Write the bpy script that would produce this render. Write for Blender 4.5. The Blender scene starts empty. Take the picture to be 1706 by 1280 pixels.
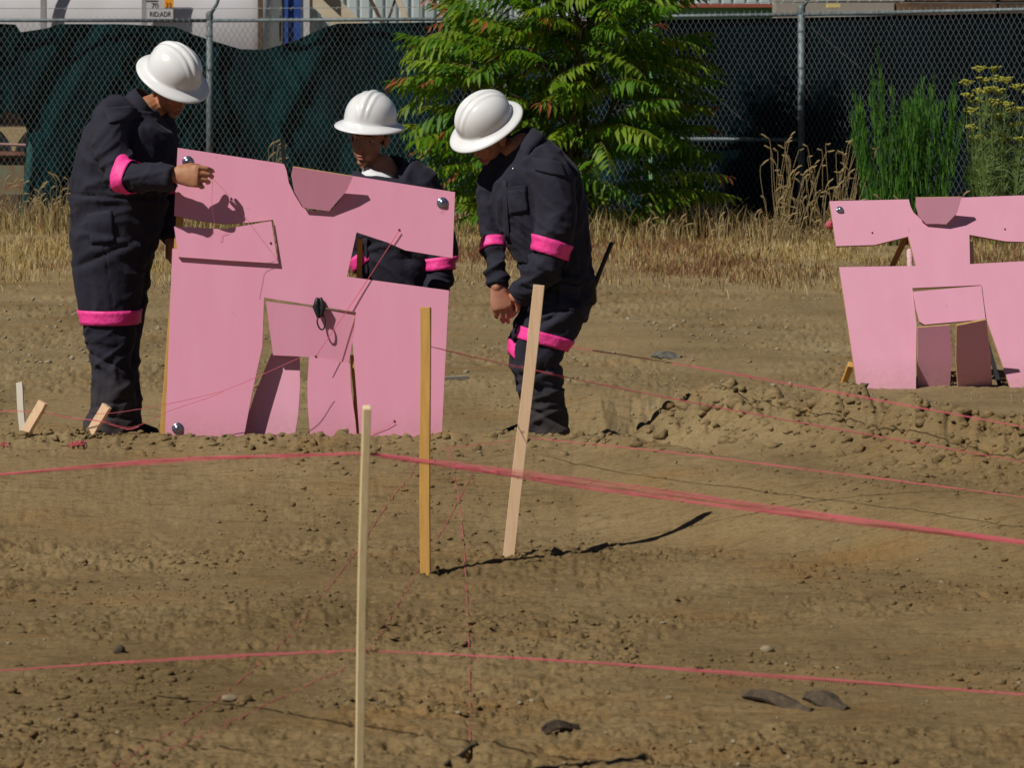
import bpy, bmesh, math, random
import numpy as np
from mathutils import Vector, Matrix, Euler
from mathutils.bvhtree import BVHTree

random.seed(7)
rng = np.random.default_rng(11)
SC = bpy.context.scene
COL = SC.collection
R = math.radians

# ------------------------------------------------------------------ camera, sky, sun, exposure
F = 5200.0            # focal length in photo pixels (photo is 1706 wide)
HX, HY = 853.0, 154.0 # principal column / horizon row of the photograph
CZ = 1.49             # eye height over the upper ground

cam_d = bpy.data.cameras.new('camera')
cam = bpy.data.objects.new('camera', cam_d); COL.objects.link(cam)
cam.location = (0, 0, CZ); cam.rotation_euler = (R(90), 0, 0)
cam_d.sensor_width = 36.0; cam_d.lens = 36.0 * F / 1706.0
cam_d.shift_y = -(640.0 - HY) / 1706.0
cam_d.clip_start = 0.3; cam_d.clip_end = 6000
cam_d.dof.use_dof = True; cam_d.dof.focus_distance = 16.0
cam_d.dof.aperture_fstop = (cam_d.lens / 1000.0) / 0.011
SC.camera = cam

SUN = Vector((0.72, 0.57, -1.0)).normalized()     # direction the light travels
sun_el = math.asin(-SUN.z); to = -SUN
w = bpy.data.worlds.new('World'); SC.world = w; w.use_nodes = True
nt = w.node_tree; bg = nt.nodes['Background']
sky = nt.nodes.new('ShaderNodeTexSky'); sky.sky_type = 'NISHITA'; sky.sun_disc = False
sky.sun_elevation = sun_el; sky.sun_rotation = math.atan2(to.x, to.y)
sky.altitude = 3000; sky.air_density = 0.6; sky.dust_density = 0.2
nt.links.new(sky.outputs[0], bg.inputs[0]); bg.inputs[1].default_value = 0.05
sd = bpy.data.lights.new('sun', 'SUN'); sd.energy = 5.0; sd.angle = R(0.5); sd.color = (1.0, 0.95, 0.86)
so = bpy.data.objects.new('sun', sd); COL.objects.link(so)
so.rotation_euler = SUN.to_track_quat('-Z', 'Y').to_euler(); so.location = (-20, -20, 30)
SC.view_settings.view_transform = 'Standard'; SC.view_settings.look = 'None'
SC.view_settings.exposure = -0.34; SC.view_settings.gamma = 1.0
try: SC.view_settings.use_curve_mapping = False
except Exception: pass

# ------------------------------------------------------------------ helpers
def at(px, py, D):
    """world point that stands at distance D along the view axis, read off the photograph"""
    return Vector(((px - HX) / F * D, D, CZ - (py - HY) / F * D))

def tag(o, label=None, cat=None, group=None, kind=None):
    if label: o['label'] = label
    if cat: o['category'] = cat
    if group: o['group'] = group
    if kind: o['kind'] = kind
    return o

def empty(name, loc):
    o = bpy.data.objects.new(name, None); COL.objects.link(o); o.location = loc
    o.empty_display_size = 0.1
    return o

def link(name, me, mats, parent=None, smooth=False):
    o = bpy.data.objects.new(name, me); COL.objects.link(o)
    for m in (mats if isinstance(mats, (list, tuple)) else [mats]):
        if m: me.materials.append(m)
    if smooth: me.shade_smooth()
    if parent:
        o.parent = parent
        o.matrix_parent_inverse = Matrix.Translation(-Vector(parent.location)) if parent.type == 'EMPTY' else Matrix()
    return o

def mesh_np(name, V, Fc, mats, parent=None, smooth=False, midx=None):
    """V (n,3) array; Fc (m,k) array of one polygon size"""
    V = np.asarray(V, dtype=np.float32); Fc = np.asarray(Fc, dtype=np.int32)
    me = bpy.data.meshes.new(name)
    k = Fc.shape[1]; m = Fc.shape[0]
    me.vertices.add(len(V)); me.vertices.foreach_set('co', V.ravel())
    me.loops.add(m * k); me.loops.foreach_set('vertex_index', Fc.ravel())
    me.polygons.add(m); me.polygons.foreach_set('loop_start', np.arange(0, m * k, k, dtype=np.int32))
    if midx is not None: me.polygons.foreach_set('material_index', np.asarray(midx, dtype=np.int32))
    me.update(calc_edges=True); me.validate()
    return link(name, me, mats, parent, smooth)

def mesh_bm(name, bm, mats, parent=None, smooth=False):
    me = bpy.data.meshes.new(name); bm.to_mesh(me); bm.free()
    return link(name, me, mats, parent, smooth)

def box(bm, c, s, rot=None, mi=0):
    """box centre c, full size s"""
    M = Matrix.Translation(c) @ (rot.to_4x4() if rot is not None else Matrix()) @ Matrix.Diagonal((s[0], s[1], s[2], 1))
    r = bmesh.ops.create_cube(bm, size=1.0, matrix=M)
    for f in {f for v in r['verts'] for f in v.link_faces}: f.material_index = mi
    return r['verts']

def frame_for(t):
    t = t.normalized()
    a = t.cross(Vector((0, 1, 0)))
    if a.length < 0.15: a = t.cross(Vector((0, 0, 1)))
    a.normalize(); b = a.cross(t).normalized()
    return a, b

def tube(bm, pts, ra, rb=None, n=12, caps=True):
    """loft of ellipses: ra across (in the view plane), rb in depth"""
    pts = [Vector(p) for p in pts]; rb = rb or ra
    if not isinstance(ra, (list, tuple)): ra = [ra] * len(pts)
    if not isinstance(rb, (list, tuple)): rb = [rb] * len(pts)
    rings = []; N = len(pts)
    for i, p in enumerate(pts):
        t = pts[min(i + 1, N - 1)] - pts[max(i - 1, 0)]
        a, b = frame_for(t)
        rings.append([bm.verts.new(p + a * ra[i] * math.cos(2 * math.pi * k / n) + b * rb[i] * math.sin(2 * math.pi * k / n)) for k in range(n)])
    for i in range(N - 1):
        for k in range(n):
            bm.faces.new((rings[i][k], rings[i][(k + 1) % n], rings[i + 1][(k + 1) % n], rings[i + 1][k]))
    if caps:
        bm.faces.new(rings[0][::-1]); bm.faces.new(rings[-1])
    return rings

def capsule(bm, pts, ra, rb=None, n=12):
    """tube with rounded ends"""
    pts = [Vector(p) for p in pts]; rb = rb or ra
    if not isinstance(ra, (list, tuple)): ra = [ra] * len(pts)
    if not isinstance(rb, (list, tuple)): rb = [rb] * len(pts)
    P, A, B = [], [], []
    d0 = (pts[0] - pts[1]).normalized(); d1 = (pts[-1] - pts[-2]).normalized()
    r0 = min(ra[0], rb[0]); r1 = min(ra[-1], rb[-1])
    for q in (0.97, 0.8, 0.45):
        c = math.sqrt(1 - q * q); P.append(pts[0] + d0 * r0 * q); A.append(ra[0] * c); B.append(rb[0] * c)
    P += pts; A += list(ra); B += list(rb)
    for q in (0.45, 0.8, 0.97):
        c = math.sqrt(1 - q * q); P.append(pts[-1] + d1 * r1 * q); A.append(ra[-1] * c); B.append(rb[-1] * c)
    return tube(bm, P, A, B, n)

def catmull(pts, m=6):
    P = [np.array(p, dtype=float) for p in pts]; P = [2 * P[0] - P[1]] + P + [2 * P[-1] - P[-2]]
    out = []
    for i in range(1, len(P) - 2):
        for j in range(m):
            t = j / m
            out.append(0.5 * ((2 * P[i]) + (P[i + 1] - P[i - 1]) * t + (2 * P[i - 1] - 5 * P[i] + 4 * P[i + 1] - P[i + 2]) * t * t + (-P[i - 1] + 3 * P[i] - 3 * P[i + 1] + P[i + 2]) * t ** 3))
    out.append(P[-2]); return out

def ell(bm, M, c, r, sub=2):
    """ellipsoid with centre c and radii r in the local frame M"""
    bmesh.ops.create_icosphere(bm, subdivisions=sub, radius=1.0, matrix=M @ Matrix.Translation(c) @ Matrix.Diagonal((r[0], r[1], r[2], 1)))

# value noise -------------------------------------------------------
PERM = rng.permutation(4096).astype(np.int64)
VALS = rng.random(4096)
def _h(*c):
    h = np.zeros_like(c[0])
    for q in c: h = PERM[(h + q) & 4095]
    return VALS[h]
def noise2(x, y):
    xi = np.floor(x).astype(np.int64); yi = np.floor(y).astype(np.int64)
    u = x - xi; v = y - yi; u = u * u * u * (u * (u * 6 - 15) + 10); v = v * v * v * (v * (v * 6 - 15) + 10)
    a = _h(xi, yi); b = _h(xi + 1, yi); c = _h(xi, yi + 1); d = _h(xi + 1, yi + 1)
    return (a * (1 - u) + b * u) * (1 - v) + (c * (1 - u) + d * u) * v
def noise3(x, y, z):
    zi = np.floor(z).astype(np.int64); wv = z - zi; wv = wv * wv * (3 - 2 * wv)
    xi = np.floor(x).astype(np.int64); yi = np.floor(y).astype(np.int64)
    u = x - xi; v = y - yi; u = u * u * (3 - 2 * u); v = v * v * (3 - 2 * v)
    def pl(k):
        a = _h(xi, yi, k); b = _h(xi + 1, yi, k); c = _h(xi, yi + 1, k); d = _h(xi + 1, yi + 1, k)
        return (a * (1 - u) + b * u) * (1 - v) + (c * (1 - u) + d * u) * v
    return pl(zi) * (1 - wv) + pl(zi + 1) * wv
def fbm2(x, y, o=4, g=0.5):
    s = 0; a = 1; t = 0
    for i in range(o):
        s = s + a * noise2(x + 17.3 * i, y - 9.1 * i); t += a; a *= g; x = x * 2.03; y = y * 2.03
    return s / t
def sstep(a, b, x):
    t = np.clip((x - a) / (b - a), 0, 1); return t * t * (3 - 2 * t)

# ------------------------------------------------------------------ materials
def mat(name, col, rough=0.7, spec=0.3, metal=0.0, coat=0.0, bump=None, vary=None, translucent=None, sheen=0.0, coords='pos'):
    """vary=(col2, scale, detail) mixes a second colour by noise; bump=(scale, strength, dist)"""
    m = bpy.data.materials.new(name); m.use_nodes = True
    n = m.node_tree.nodes; l = m.node_tree.links; b = n['Principled BSDF']
    b.inputs['Base Color'].default_value = (*col, 1); b.inputs['Roughness'].default_value = rough
    b.inputs['Specular IOR Level'].default_value = spec; b.inputs['Metallic'].default_value = metal
    b.inputs['Coat Weight'].default_value = coat; b.inputs['Sheen Weight'].default_value = sheen
    src = None
    if vary or bump:
        if coords == 'pos': g = n.new('ShaderNodeNewGeometry'); src = g.outputs['Position']
        else: g = n.new('ShaderNodeTexCoord'); src = g.outputs['Object']
    if vary:
        c2, sc, det = vary[:3]
        mp = n.new('ShaderNodeMapping'); mp.inputs['Scale'].default_value = vary[3] if len(vary) > 3 else (1, 1, 1)
        l.new(src, mp.inputs[0])
        t = n.new('ShaderNodeTexNoise'); t.inputs['Scale'].default_value = sc; t.inputs['Detail'].default_value = det
        l.new(mp.outputs[0], t.inputs['Vector'])
        r = n.new('ShaderNodeValToRGB'); r.color_ramp.elements[0].position = 0.35; r.color_ramp.elements[1].position = 0.65
        r.color_ramp.elements[0].color = (*col, 1); r.color_ramp.elements[1].color = (*c2, 1)
        l.new(t.outputs['Fac'], r.inputs[0]); l.new(r.outputs[0], b.inputs['Base Color'])
    if bump:
        t = n.new('ShaderNodeTexNoise'); t.inputs['Scale'].default_value = bump[0]; t.inputs['Detail'].default_value = 6
        l.new(src, t.inputs['Vector'])
        bn = n.new('ShaderNodeBump'); bn.inputs['Strength'].default_value = bump[1]; bn.inputs['Distance'].default_value = bump[2]
        l.new(t.outputs['Fac'], bn.inputs['Height']); l.new(bn.outputs[0], b.inputs['Normal'])
    if translucent:
        tr = n.new('ShaderNodeBsdfTranslucent'); tr.inputs[0].default_value = (*translucent, 1)
        mx = n.new('ShaderNodeMixShader'); mx.inputs[0].default_value = 0.3
        l.new(b.outputs[0], mx.inputs[1]); l.new(tr.outputs[0], mx.inputs[2]); l.new(mx.outputs[0], n['Material Output'].inputs[0])
    return m

def dirt_material():
    m = bpy.data.materials.new('dirt'); m.use_nodes = True
    n = m.node_tree.nodes; l = m.node_tree.links; b = n['Principled BSDF']
    b.inputs['Roughness'].default_value = 0.95; b.inputs['Specular IOR Level'].default_value = 0.1
    g = n.new('ShaderNodeNewGeometry')
    def noise(sc, det, scale=(1, 1, 1), rough=0.6):
        mp = n.new('ShaderNodeMapping'); mp.inputs['Scale'].default_value = scale; l.new(g.outputs['Position'], mp.inputs[0])
        t = n.new('ShaderNodeTexNoise'); t.inputs['Scale'].default_value = sc; t.inputs['Detail'].default_value = det
        t.inputs['Roughness'].default_value = rough; l.new(mp.outputs[0], t.inputs['Vector']); return t.outputs['Fac']
    def ramp(src, stops):
        r = n.new('ShaderNodeValToRGB'); e = r.color_ramp.elements
        while len(e) < len(stops): e.new(0.5)
        for q, (p, c) in zip(e, stops): q.position = p; q.color = (*c, 1)
        l.new(src, r.inputs[0]); return r.outputs[0]
    def mix(a, c, f, mode='MIX'):
        x = n.new('ShaderNodeMix'); x.data_type = 'RGBA'; x.blend_type = mode
        if isinstance(f, float): x.inputs['Factor'].default_value = f
        else: l.new(f, x.inputs['Factor'])
        l.new(a, x.inputs['A'])
        if isinstance(c, tuple): x.inputs['B'].default_value = (*c, 1)
        else: l.new(c, x.inputs['B'])
        return x.outputs['Result']
    base = ramp(noise(1.3, 5, (1, 0.6, 1)), [(0.3, (0.250, 0.182, 0.094)), (0.5, (0.306, 0.225, 0.118)), (0.72, (0.352, 0.270, 0.150))])
    # freshly scraped soil in the pit is moister and darker than the dry upper ground
    sy = n.new('ShaderNodeSeparateXYZ'); l.new(g.outputs['Position'], sy.inputs[0])
    mo = n.new('ShaderNodeMapRange'); mo.inputs['From Min'].default_value = 13.6; mo.inputs['From Max'].default_value = 11.6; mo.clamp = True; l.new(sy.outputs['Y'], mo.inputs['Value'])
    base = mix(base, mix(base, (0.88, 0.84, 0.78), 1.0, 'MULTIPLY'), mo.outputs[0])
    big = ramp(noise(0.9, 4, (0.7, 1.3, 1)), [(0.36, (0.80, 0.78, 0.74)), (0.55, (1, 1, 1)), (0.7, (1.08, 1.08, 1.06))])
    base = mix(base, big, 0.8, 'MULTIPLY')
    # ochre tint patches
    och = ramp(noise(2.1, 4, (0.6, 1.2, 1)), [(0.55, (0, 0, 0)), (0.72, (1, 1, 1))])
    oc = mix(base, (1.06, 0.93, 0.80), 1.0, 'MULTIPLY'); base = mix(base, oc, och)
    # medium mottling and crumbs
    cr = ramp(noise(26, 8, (0.8, 2.9, 3), 0.75), [(0.30, (0.50, 0.48, 0.44)), (0.47, (0.98, 0.98, 0.98)), (0.7, (1.18, 1.18, 1.16))])
    base = mix(base, cr, 1.0, 'MULTIPLY')
    fine = ramp(noise(150, 4, (1, 2.2, 2), 0.7), [(0.36, (0.72, 0.7, 0.66)), (0.55, (1.04, 1.04, 1.04)), (0.74, (1.25, 1.25, 1.25))])
    base = mix(base, fine, 0.7, 'MULTIPLY')
    streak = ramp(noise(9, 7, (0.55, 3.4, 1), 0.7), [(0.34, (0.66, 0.64, 0.60)), (0.46, (1, 1, 1)), (0.68, (1.08, 1.08, 1.06))])
    base = mix(base, streak, 0.75, 'MULTIPLY')
    l.new(base, b.inputs['Base Color'])
    t1 = noise(45, 8, (1, 2.4, 2.4), 0.7)
    bn = n.new('ShaderNodeBump'); bn.inputs['Strength'].default_value = 0.7; bn.inputs['Distance'].default_value = 0.02
    l.new(t1, bn.inputs['Height']); l.new(bn.outputs[0], b.inputs['Normal'])
    return m

M_DIRT = dirt_material()
M_PINK = mat('pink_paint', (0.80, 0.345, 0.485), 0.62, 0.25, vary=((0.775, 0.325, 0.46), 7, 6, (1.6, 1, 0.35)), bump=(90, 0.12, 0.002))
M_PINK2 = mat('pale_pink_paint', (0.79, 0.38, 0.51), 0.62, 0.25, vary=((0.765, 0.36, 0.485), 7, 6, (1.5, 1, 0.4)), bump=(90, 0.12, 0.002))
def scuff(m):
    nt_ = m.node_tree; b_ = nt_.nodes['Principled BSDF']; lk = b_.inputs['Base Color'].links[0].from_socket
    g_ = nt_.nodes.new('ShaderNodeNewGeometry'); t_ = nt_.nodes.new('ShaderNodeTexNoise'); t_.inputs['Scale'].default_value = 23; t_.inputs['Detail'].default_value = 3
    nt_.links.new(g_.outputs['Position'], t_.inputs['Vector']); r_ = nt_.nodes.new('ShaderNodeValToRGB')
    r_.color_ramp.elements[0].position = 0.70; r_.color_ramp.elements[0].color = (0, 0, 0, 1); r_.color_ramp.elements[1].position = 0.76; r_.color_ramp.elements[1].color = (0.45, 0.45, 0.45, 1)
    nt_.links.new(t_.outputs['Fac'], r_.inputs[0])
    # dried mud splashed along the lowest few centimetres
    sx = nt_.nodes.new('ShaderNodeSeparateXYZ'); nt_.links.new(g_.outputs['Position'], sx.inputs[0]); mr_ = nt_.nodes.new('ShaderNodeMapRange')
    mr_.inputs['From Min'].default_value = 0.0; mr_.inputs['From Max'].default_value = 0.16; mr_.inputs['To Min'].default_value = 0.5; mr_.inputs['To Max'].default_value = 0.0
    nt_.links.new(sx.outputs['Z'], mr_.inputs['Value']); t2 = nt_.nodes.new('ShaderNodeTexNoise'); t2.inputs['Scale'].default_value = 40; nt_.links.new(g_.outputs['Position'], t2.inputs['Vector'])
    mu = nt_.nodes.new('ShaderNodeMath'); mu.operation = 'MULTIPLY'; nt_.links.new(mr_.outputs[0], mu.inputs[0]); nt_.links.new(t2.outputs['Fac'], mu.inputs[1])
    x1 = nt_.nodes.new('ShaderNodeMix'); x1.data_type = 'RGBA'; nt_.links.new(r_.outputs[0], x1.inputs['Factor']); nt_.links.new(lk, x1.inputs['A']); x1.inputs['B'].default_value = (0.55, 0.24, 0.30, 1)
    x2 = nt_.nodes.new('ShaderNodeMix'); x2.data_type = 'RGBA'; nt_.links.new(mu.outputs[0], x2.inputs['Factor']); nt_.links.new(x1.outputs['Result'], x2.inputs['A']); x2.inputs['B'].default_value = (0.30, 0.20, 0.12, 1)
    nt_.links.new(x2.outputs['Result'], b_.inputs['Base Color'])
scuff(M_PINK); scuff(M_PINK2)
M_PLY = mat('cut_plywood_edge', (0.52, 0.33, 0.13), 0.8, vary=((0.40, 0.24, 0.09), 60, 3))
M_STRING = mat('pink_string', (0.85, 0.22, 0.28), 0.85, 0.1, translucent=(0.8, 0.2, 0.24))
n_ = M_STRING.node_tree; tp_ = n_.nodes.new('ShaderNodeBsdfTransparent'); mx_ = n_.nodes.new('ShaderNodeMixShader'); mx_.inputs[0].default_value = 0.42
src_ = n_.nodes['Material Output'].inputs[0].links[0].from_socket; n_.links.new(src_, mx_.inputs[1]); n_.links.new(tp_.outputs[0], mx_.inputs[2]); n_.links.new(mx_.outputs[0], n_.nodes['Material Output'].inputs[0])   # loose fuzzy twine lets half the light through
M_HAT = mat('white_hard_hat', (0.85, 0.86, 0.88), 0.24, 0.5, coat=0.3, vary=((0.80, 0.80, 0.80), 14, 6), coords='obj')
M_HOT = mat('hot_pink_tape', (0.95, 0.07, 0.36), 0.5, 0.3, vary=((0.88, 0.05, 0.30), 30, 3), bump=(45, 0.5, 0.01))
M_NAVY = mat('charcoal_coverall', (0.018, 0.018, 0.032), 0.85, 0.15, sheen=0.04, vary=((0.025, 0.025, 0.041), 9, 4), bump=(28, 0.35, 0.012))
M_NAVY2 = mat('coverall_trim', (0.027, 0.027, 0.042), 0.85, 0.15, sheen=0.04, bump=(28, 0.3, 0.01))
def dusty(m):
    nt_ = m.node_tree; b_ = nt_.nodes['Principled BSDF']; lk = b_.inputs['Base Color'].links[0].from_socket
    g_ = nt_.nodes.new('ShaderNodeNewGeometry'); sx = nt_.nodes.new('ShaderNodeSeparateXYZ'); nt_.links.new(g_.outputs['Position'], sx.inputs[0]); mr_ = nt_.nodes.new('ShaderNodeMapRange')
    mr_.inputs['From Min'].default_value = -0.1; mr_.inputs['From Max'].default_value = 0.35; mr_.inputs['To Min'].default_value = 0.45; mr_.inputs['To Max'].default_value = 0.03
    nt_.links.new(sx.outputs['Z'], mr_.inputs['Value']); t2 = nt_.nodes.new('ShaderNodeTexNoise'); t2.inputs['Scale'].default_value = 14; t2.inputs['Detail'].default_value = 5; nt_.links.new(g_.outputs['Position'], t2.inputs['Vector'])
    mu = nt_.nodes.new('ShaderNodeMath'); mu.operation = 'MULTIPLY'; nt_.links.new(mr_.outputs[0], mu.inputs[0]); nt_.links.new(t2.outputs['Fac'], mu.inputs[1])
    x2 = nt_.nodes.new('ShaderNodeMix'); x2.data_type = 'RGBA'; nt_.links.new(mu.outputs[0], x2.inputs['Factor']); nt_.links.new(lk, x2.inputs['A']); x2.inputs['B'].default_value = (0.22, 0.17, 0.10, 1)
    nt_.links.new(x2.outputs['Result'], b_.inputs['Base Color'])
dusty(M_NAVY)
M_SKIN1 = mat('tanned_skin', (0.46, 0.215, 0.115), 0.5, 0.35, vary=((0.40, 0.165, 0.09), 35, 3), bump=(160, 0.2, 0.002))
M_SKIN2 = mat('brown_skin', (0.37, 0.175, 0.10), 0.5, 0.35, vary=((0.33, 0.15, 0.085), 35, 3))
M_SKIN3 = mat('reddish_skin', (0.50, 0.235, 0.16), 0.5, 0.35, vary=((0.44, 0.18, 0.115), 35, 3), bump=(160, 0.2, 0.002))
M_LIP = mat('lip_skin', (0.36, 0.12, 0.09), 0.45)
M_HAIR = mat('dark_hair', (0.02, 0.015, 0.012), 0.6, vary=((0.05, 0.04, 0.03), 80, 3))
M_HAIRG = mat('greying_hair', (0.16, 0.13, 0.11), 0.7, vary=((0.28, 0.25, 0.23), 120, 3))
M_EYE = mat('eye', (0.34, 0.29, 0.25), 0.35); M_IRIS = mat('iris', (0.02, 0.012, 0.01), 0.2)
M_TEE = mat('white_cotton', (0.72, 0.73, 0.76), 0.85); M_BTEE = mat('pale_blue_cotton', (0.35, 0.38, 0.5), 0.85)
M_BOOT = mat('black_boot', (0.02, 0.019, 0.018), 0.55)
M_BLACK = mat('black_plastic', (0.018, 0.018, 0.02), 0.4)
M_SNAP = mat('metal_snap', (0.6, 0.6, 0.6), 0.3, metal=1.0)
M_CHROME = mat('blue_grey_steel', (0.30, 0.36, 0.44), 0.22, metal=0.9)
M_GALV = mat('galvanised_steel', (0.20, 0.24, 0.255), 0.6, metal=0.3, vary=((0.12, 0.15, 0.16), 14, 5))
M_WIRE = mat('galvanised_wire', (0.30, 0.33, 0.34), 0.5, 0.4, metal=0.3)
M_WOOD_Y = mat('yellow_fir', (0.64, 0.37, 0.10), 0.75, vary=((0.55, 0.30, 0.08), 16, 6, (6, 6, 0.5)), bump=(70, 0.15, 0.003))
M_WOOD_P = mat('pale_pine', (0.80, 0.56, 0.37), 0.75, vary=((0.73, 0.49, 0.30), 16, 6, (6, 6, 0.5)), bump=(70, 0.15, 0.003))
M_WOOD_W = mat('weathered_pine', (0.86, 0.70, 0.41), 0.8, vary=((0.76, 0.59, 0.32), 16, 6, (6, 6, 0.5)))
M_WOOD_G = mat('grey_weathered_wood', (0.34, 0.31, 0.27), 0.85, vary=((0.26, 0.23, 0.19), 20, 6, (5, 1, 5)))
M_WOOD_O = mat('orange_stained_wood', (0.40, 0.19, 0.05), 0.7, vary=((0.33, 0.15, 0.04), 20, 6, (5, 5, 1)))
M_BARK = mat('bark', (0.10, 0.075, 0.05), 0.9, bump=(40, 0.6, 0.02))

# ------------------------------------------------------------------ ground
def lip_y(x):
    return 13.02 - 0.9 * np.clip(x - 0.25, 0, 4.0)
def berm_y(x):
    return 13.75 - 1.15 * np.clip(x - 0.8, 0, 1.8)

def ground_h(x, y, detail=True):
    x = np.asarray(x, dtype=float); y = np.asarray(y, dtype=float)
    yl = lip_y(x) + 0.10 * (fbm2(x * 1.7 + 5, y * 0 + 1.5, 3) - 0.5)
    near = sstep(yl + 3.0, yl - 1, y)
    h = -0.2 * (1 - sstep(yl - 1.1, yl - 0.05, y))
    lipn = fbm2(x * 7, y * 7, 3)
    h = h + (0.018 + 0.055 * lipn) * np.exp(-((y - yl - 0.10) / 0.12) ** 2) * sstep(1.1, 0.4, x)
    dip = sstep(yl + 0.22, yl + 0.40, y) * (1 - sstep(yl + 1.75, yl + 2.8, y)) * sstep(1.0, 0.3, x)
    yb0 = berm_y(x); dip2 = sstep(yb0 + 0.1, yb0 + 0.35, y) * (1 - sstep(yb0 + 1.1, yb0 + 1.9, y)) * sstep(0.2, 0.6, x) * (1 - sstep(1.5, 2.1, x))
    h = h - 0.17 * np.maximum(dip, dip2)  # hollows behind lip and berm, added to keep cast shadows out of view
    yb = berm_y(x)
    bm_ = np.exp(-((y - yb) / 0.36) ** 2) * sstep(0.12, 0.85, x)
    bl = fbm2(x * 4.2 + 3, y * 2.6, 2)
    h = h + bm_ * (0.11 + 0.14 * bl)
    h = h + 0.05 * (fbm2(x * 0.25, y * 0.18, 3) - 0.5) * sstep(15, 22, y)
    h = h + 0.035 * (fbm2(x * 0.9, y * 0.9, 3) - 0.5)
    if detail:
        st = fbm2(x * 2.2, y * 5.5 + 40, 4)                      # scraped streaks across the pit floor
        h = h + 0.035 * (st - 0.5) * near
        n1 = fbm2(x * 10, y * 26, 4, 0.55); b1 = np.abs(n1 - 0.5) * 2
        rough = sstep(0.40, 0.62, fbm2(x * 1.0 + 9, y * 1.5, 3)); rough = rough * (1 - 0.85 * sstep(yl - 1.35, yl - 1.0, y) * (1 - sstep(yl - 0.15, yl + 0.05, y)))
        h = h + 0.010 * (b1 - 0.25) * (0.30 + 1.1 * rough)
        cv = fbm2(x * 4.5 + 3, y * 8, 4, 0.55); rg = 1 - np.abs(2 * cv - 1); h = h - 0.011 * sstep(0.90, 0.985, rg) * (0.25 + rough)
        c2 = fbm2(x * 14 + 50, y * 26, 3, 0.6); h = h + 0.009 * sstep(0.55, 0.75, c2) * (0.3 + rough)
        n2 = noise2(x * 34, y * 75); n3 = noise2(x * 80 + 7, y * 90)
        n2 = noise2(x * 30 + 4 * noise2(x * 9, y * 9), y * 34 + 5 * noise2(x * 11 + 5, y * 8)); h = h + (0.0045 * (n2 - 0.5) + 0.0045 * (n3 - 0.5)) * (0.35 + rough)
        # small pits
        pn = noise2(x * 19 + 3, y * 13 + 8); h = h - 0.009 * sstep(0.86, 0.95, pn) * (0.3 + rough)
        # lumpy clods on the berm and its foot
        cl = np.abs(fbm2(x * 9, y * 8, 3) - 0.5) * 2
        h = h + bm_ * 0.12 * (np.sqrt(cl + 0.02) - 0.35)
    return h

def build_ground():
    inv = np.linspace(1 / 5.2, 1 / 37.0, 780)
    ys = np.concatenate([[-60, -10, 0, 2.5, 4, 4.8], 1 / inv, [39, 42, 48, 60, 90, 160, 400, 1500, 4000]])
    us = np.concatenate([[-1.0, -0.8, -0.5, -0.36, -0.3, -0.26, -0.235], np.linspace(-0.22, 0.22, 900), [0.235, 0.26, 0.3, 0.36, 0.5, 0.8, 1.0]])
    Y, U = np.meshgrid(ys, us, indexing='ij')
    X = U * np.maximum(Y, 5.2)
    X = np.where(np.abs(U) > 0.23, np.sign(U) * (np.abs(U) - 0.23) * 80 + X, X)
    big = (Y > 60)
    X = np.where(big, U * Y * 1.5, X)
    Z = ground_h(X, Y)
    Z = np.where((Y > 38) | (Y < 4.9) | (np.abs(U) > 0.31), ground_h(X, Y, False), Z)
    V = np.stack([X, Y, Z], -1).reshape(-1, 3)
    nr, nc = Y.shape
    i = np.arange(nr - 1)[:, None] * nc + np.arange(nc - 1)[None, :]
    Q = np.stack([i, i + 1, i + nc + 1, i + nc], -1).reshape(-1, 4)
    g = mesh_np('ground', V, Q, M_DIRT, smooth=True)
    tag(g, 'brown bare soil of the building plot with a scraped pit and a low bank', kind='structure')
    return g
build_ground()

def gz(x, y): return float(ground_h(np.array([x]), np.array([y]))[0])

# loose lumps of soil and stones -----------------------------------
def lumps(name, P, S, material, label, sub=1, seed=0, flat=0.7, smooth=False):
    r = np.random.default_rng(seed)
    bm = bmesh.new(); bmesh.ops.create_icosphere(bm, subdivisions=sub, radius=1.0)
    bv = np.array([v.co[:] for v in bm.verts]); bf = np.array([[v.index for v in f.verts] for f in bm.faces]); bm.free()
    nv = len(bv); N = len(P)
    ax = r.uniform(0.65, 1.35, (N, 1, 3)); ax[:, :, 2] *= flat
    ofs = r.uniform(0, 900, (N, 1)); q = np.broadcast_to(bv[None], (N, nv, 3)) * 1.8
    nn = noise3(q[..., 0] + ofs, q[..., 1] + ofs * 0.7, q[..., 2] + ofs * 0.3)
    V = bv[None] * ax * (0.60 + 0.95 * nn[..., None] + r.uniform(-0.09, 0.09, (N, nv, 1)))
    a = r.uniform(0, 6.28, N); c, s = np.cos(a), np.sin(a)
    x = V[..., 0] * c[:, None] - V[..., 1] * s[:, None]; y = V[..., 0] * s[:, None] + V[..., 1] * c[:, None]
    V = np.stack([x, y, V[..., 2]], -1) * S[:, None, None] + P[:, None, :]
    Fc = bf[None] + (np.arange(N) * nv)[:, None, None]
    o = mesh_np(name, V.reshape(-1, 3), Fc.reshape(-1, 3), material, smooth=smooth)
    tag(o, label, kind='stuff'); return o

def scatter(N, d0, d1, smin, smax, power, seed, mask=None, sink=0.25):
    r = np.random.default_rng(seed)
    inv = r.uniform(1 / d1, 1 / d0, N); y = 1 / inv; x = r.uniform(-0.2, 0.2, N) * y
    if mask is not None:
        k = r.random(N) < mask(x, y); x, y = x[k], y[k]
    s = smin * (r.random(len(x)) ** (-1 / power)); s = np.clip(s, smin, smax)
    z = ground_h(x, y) + s * (0.5 - sink)
    return np.stack([x, y, z], -1), s

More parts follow.
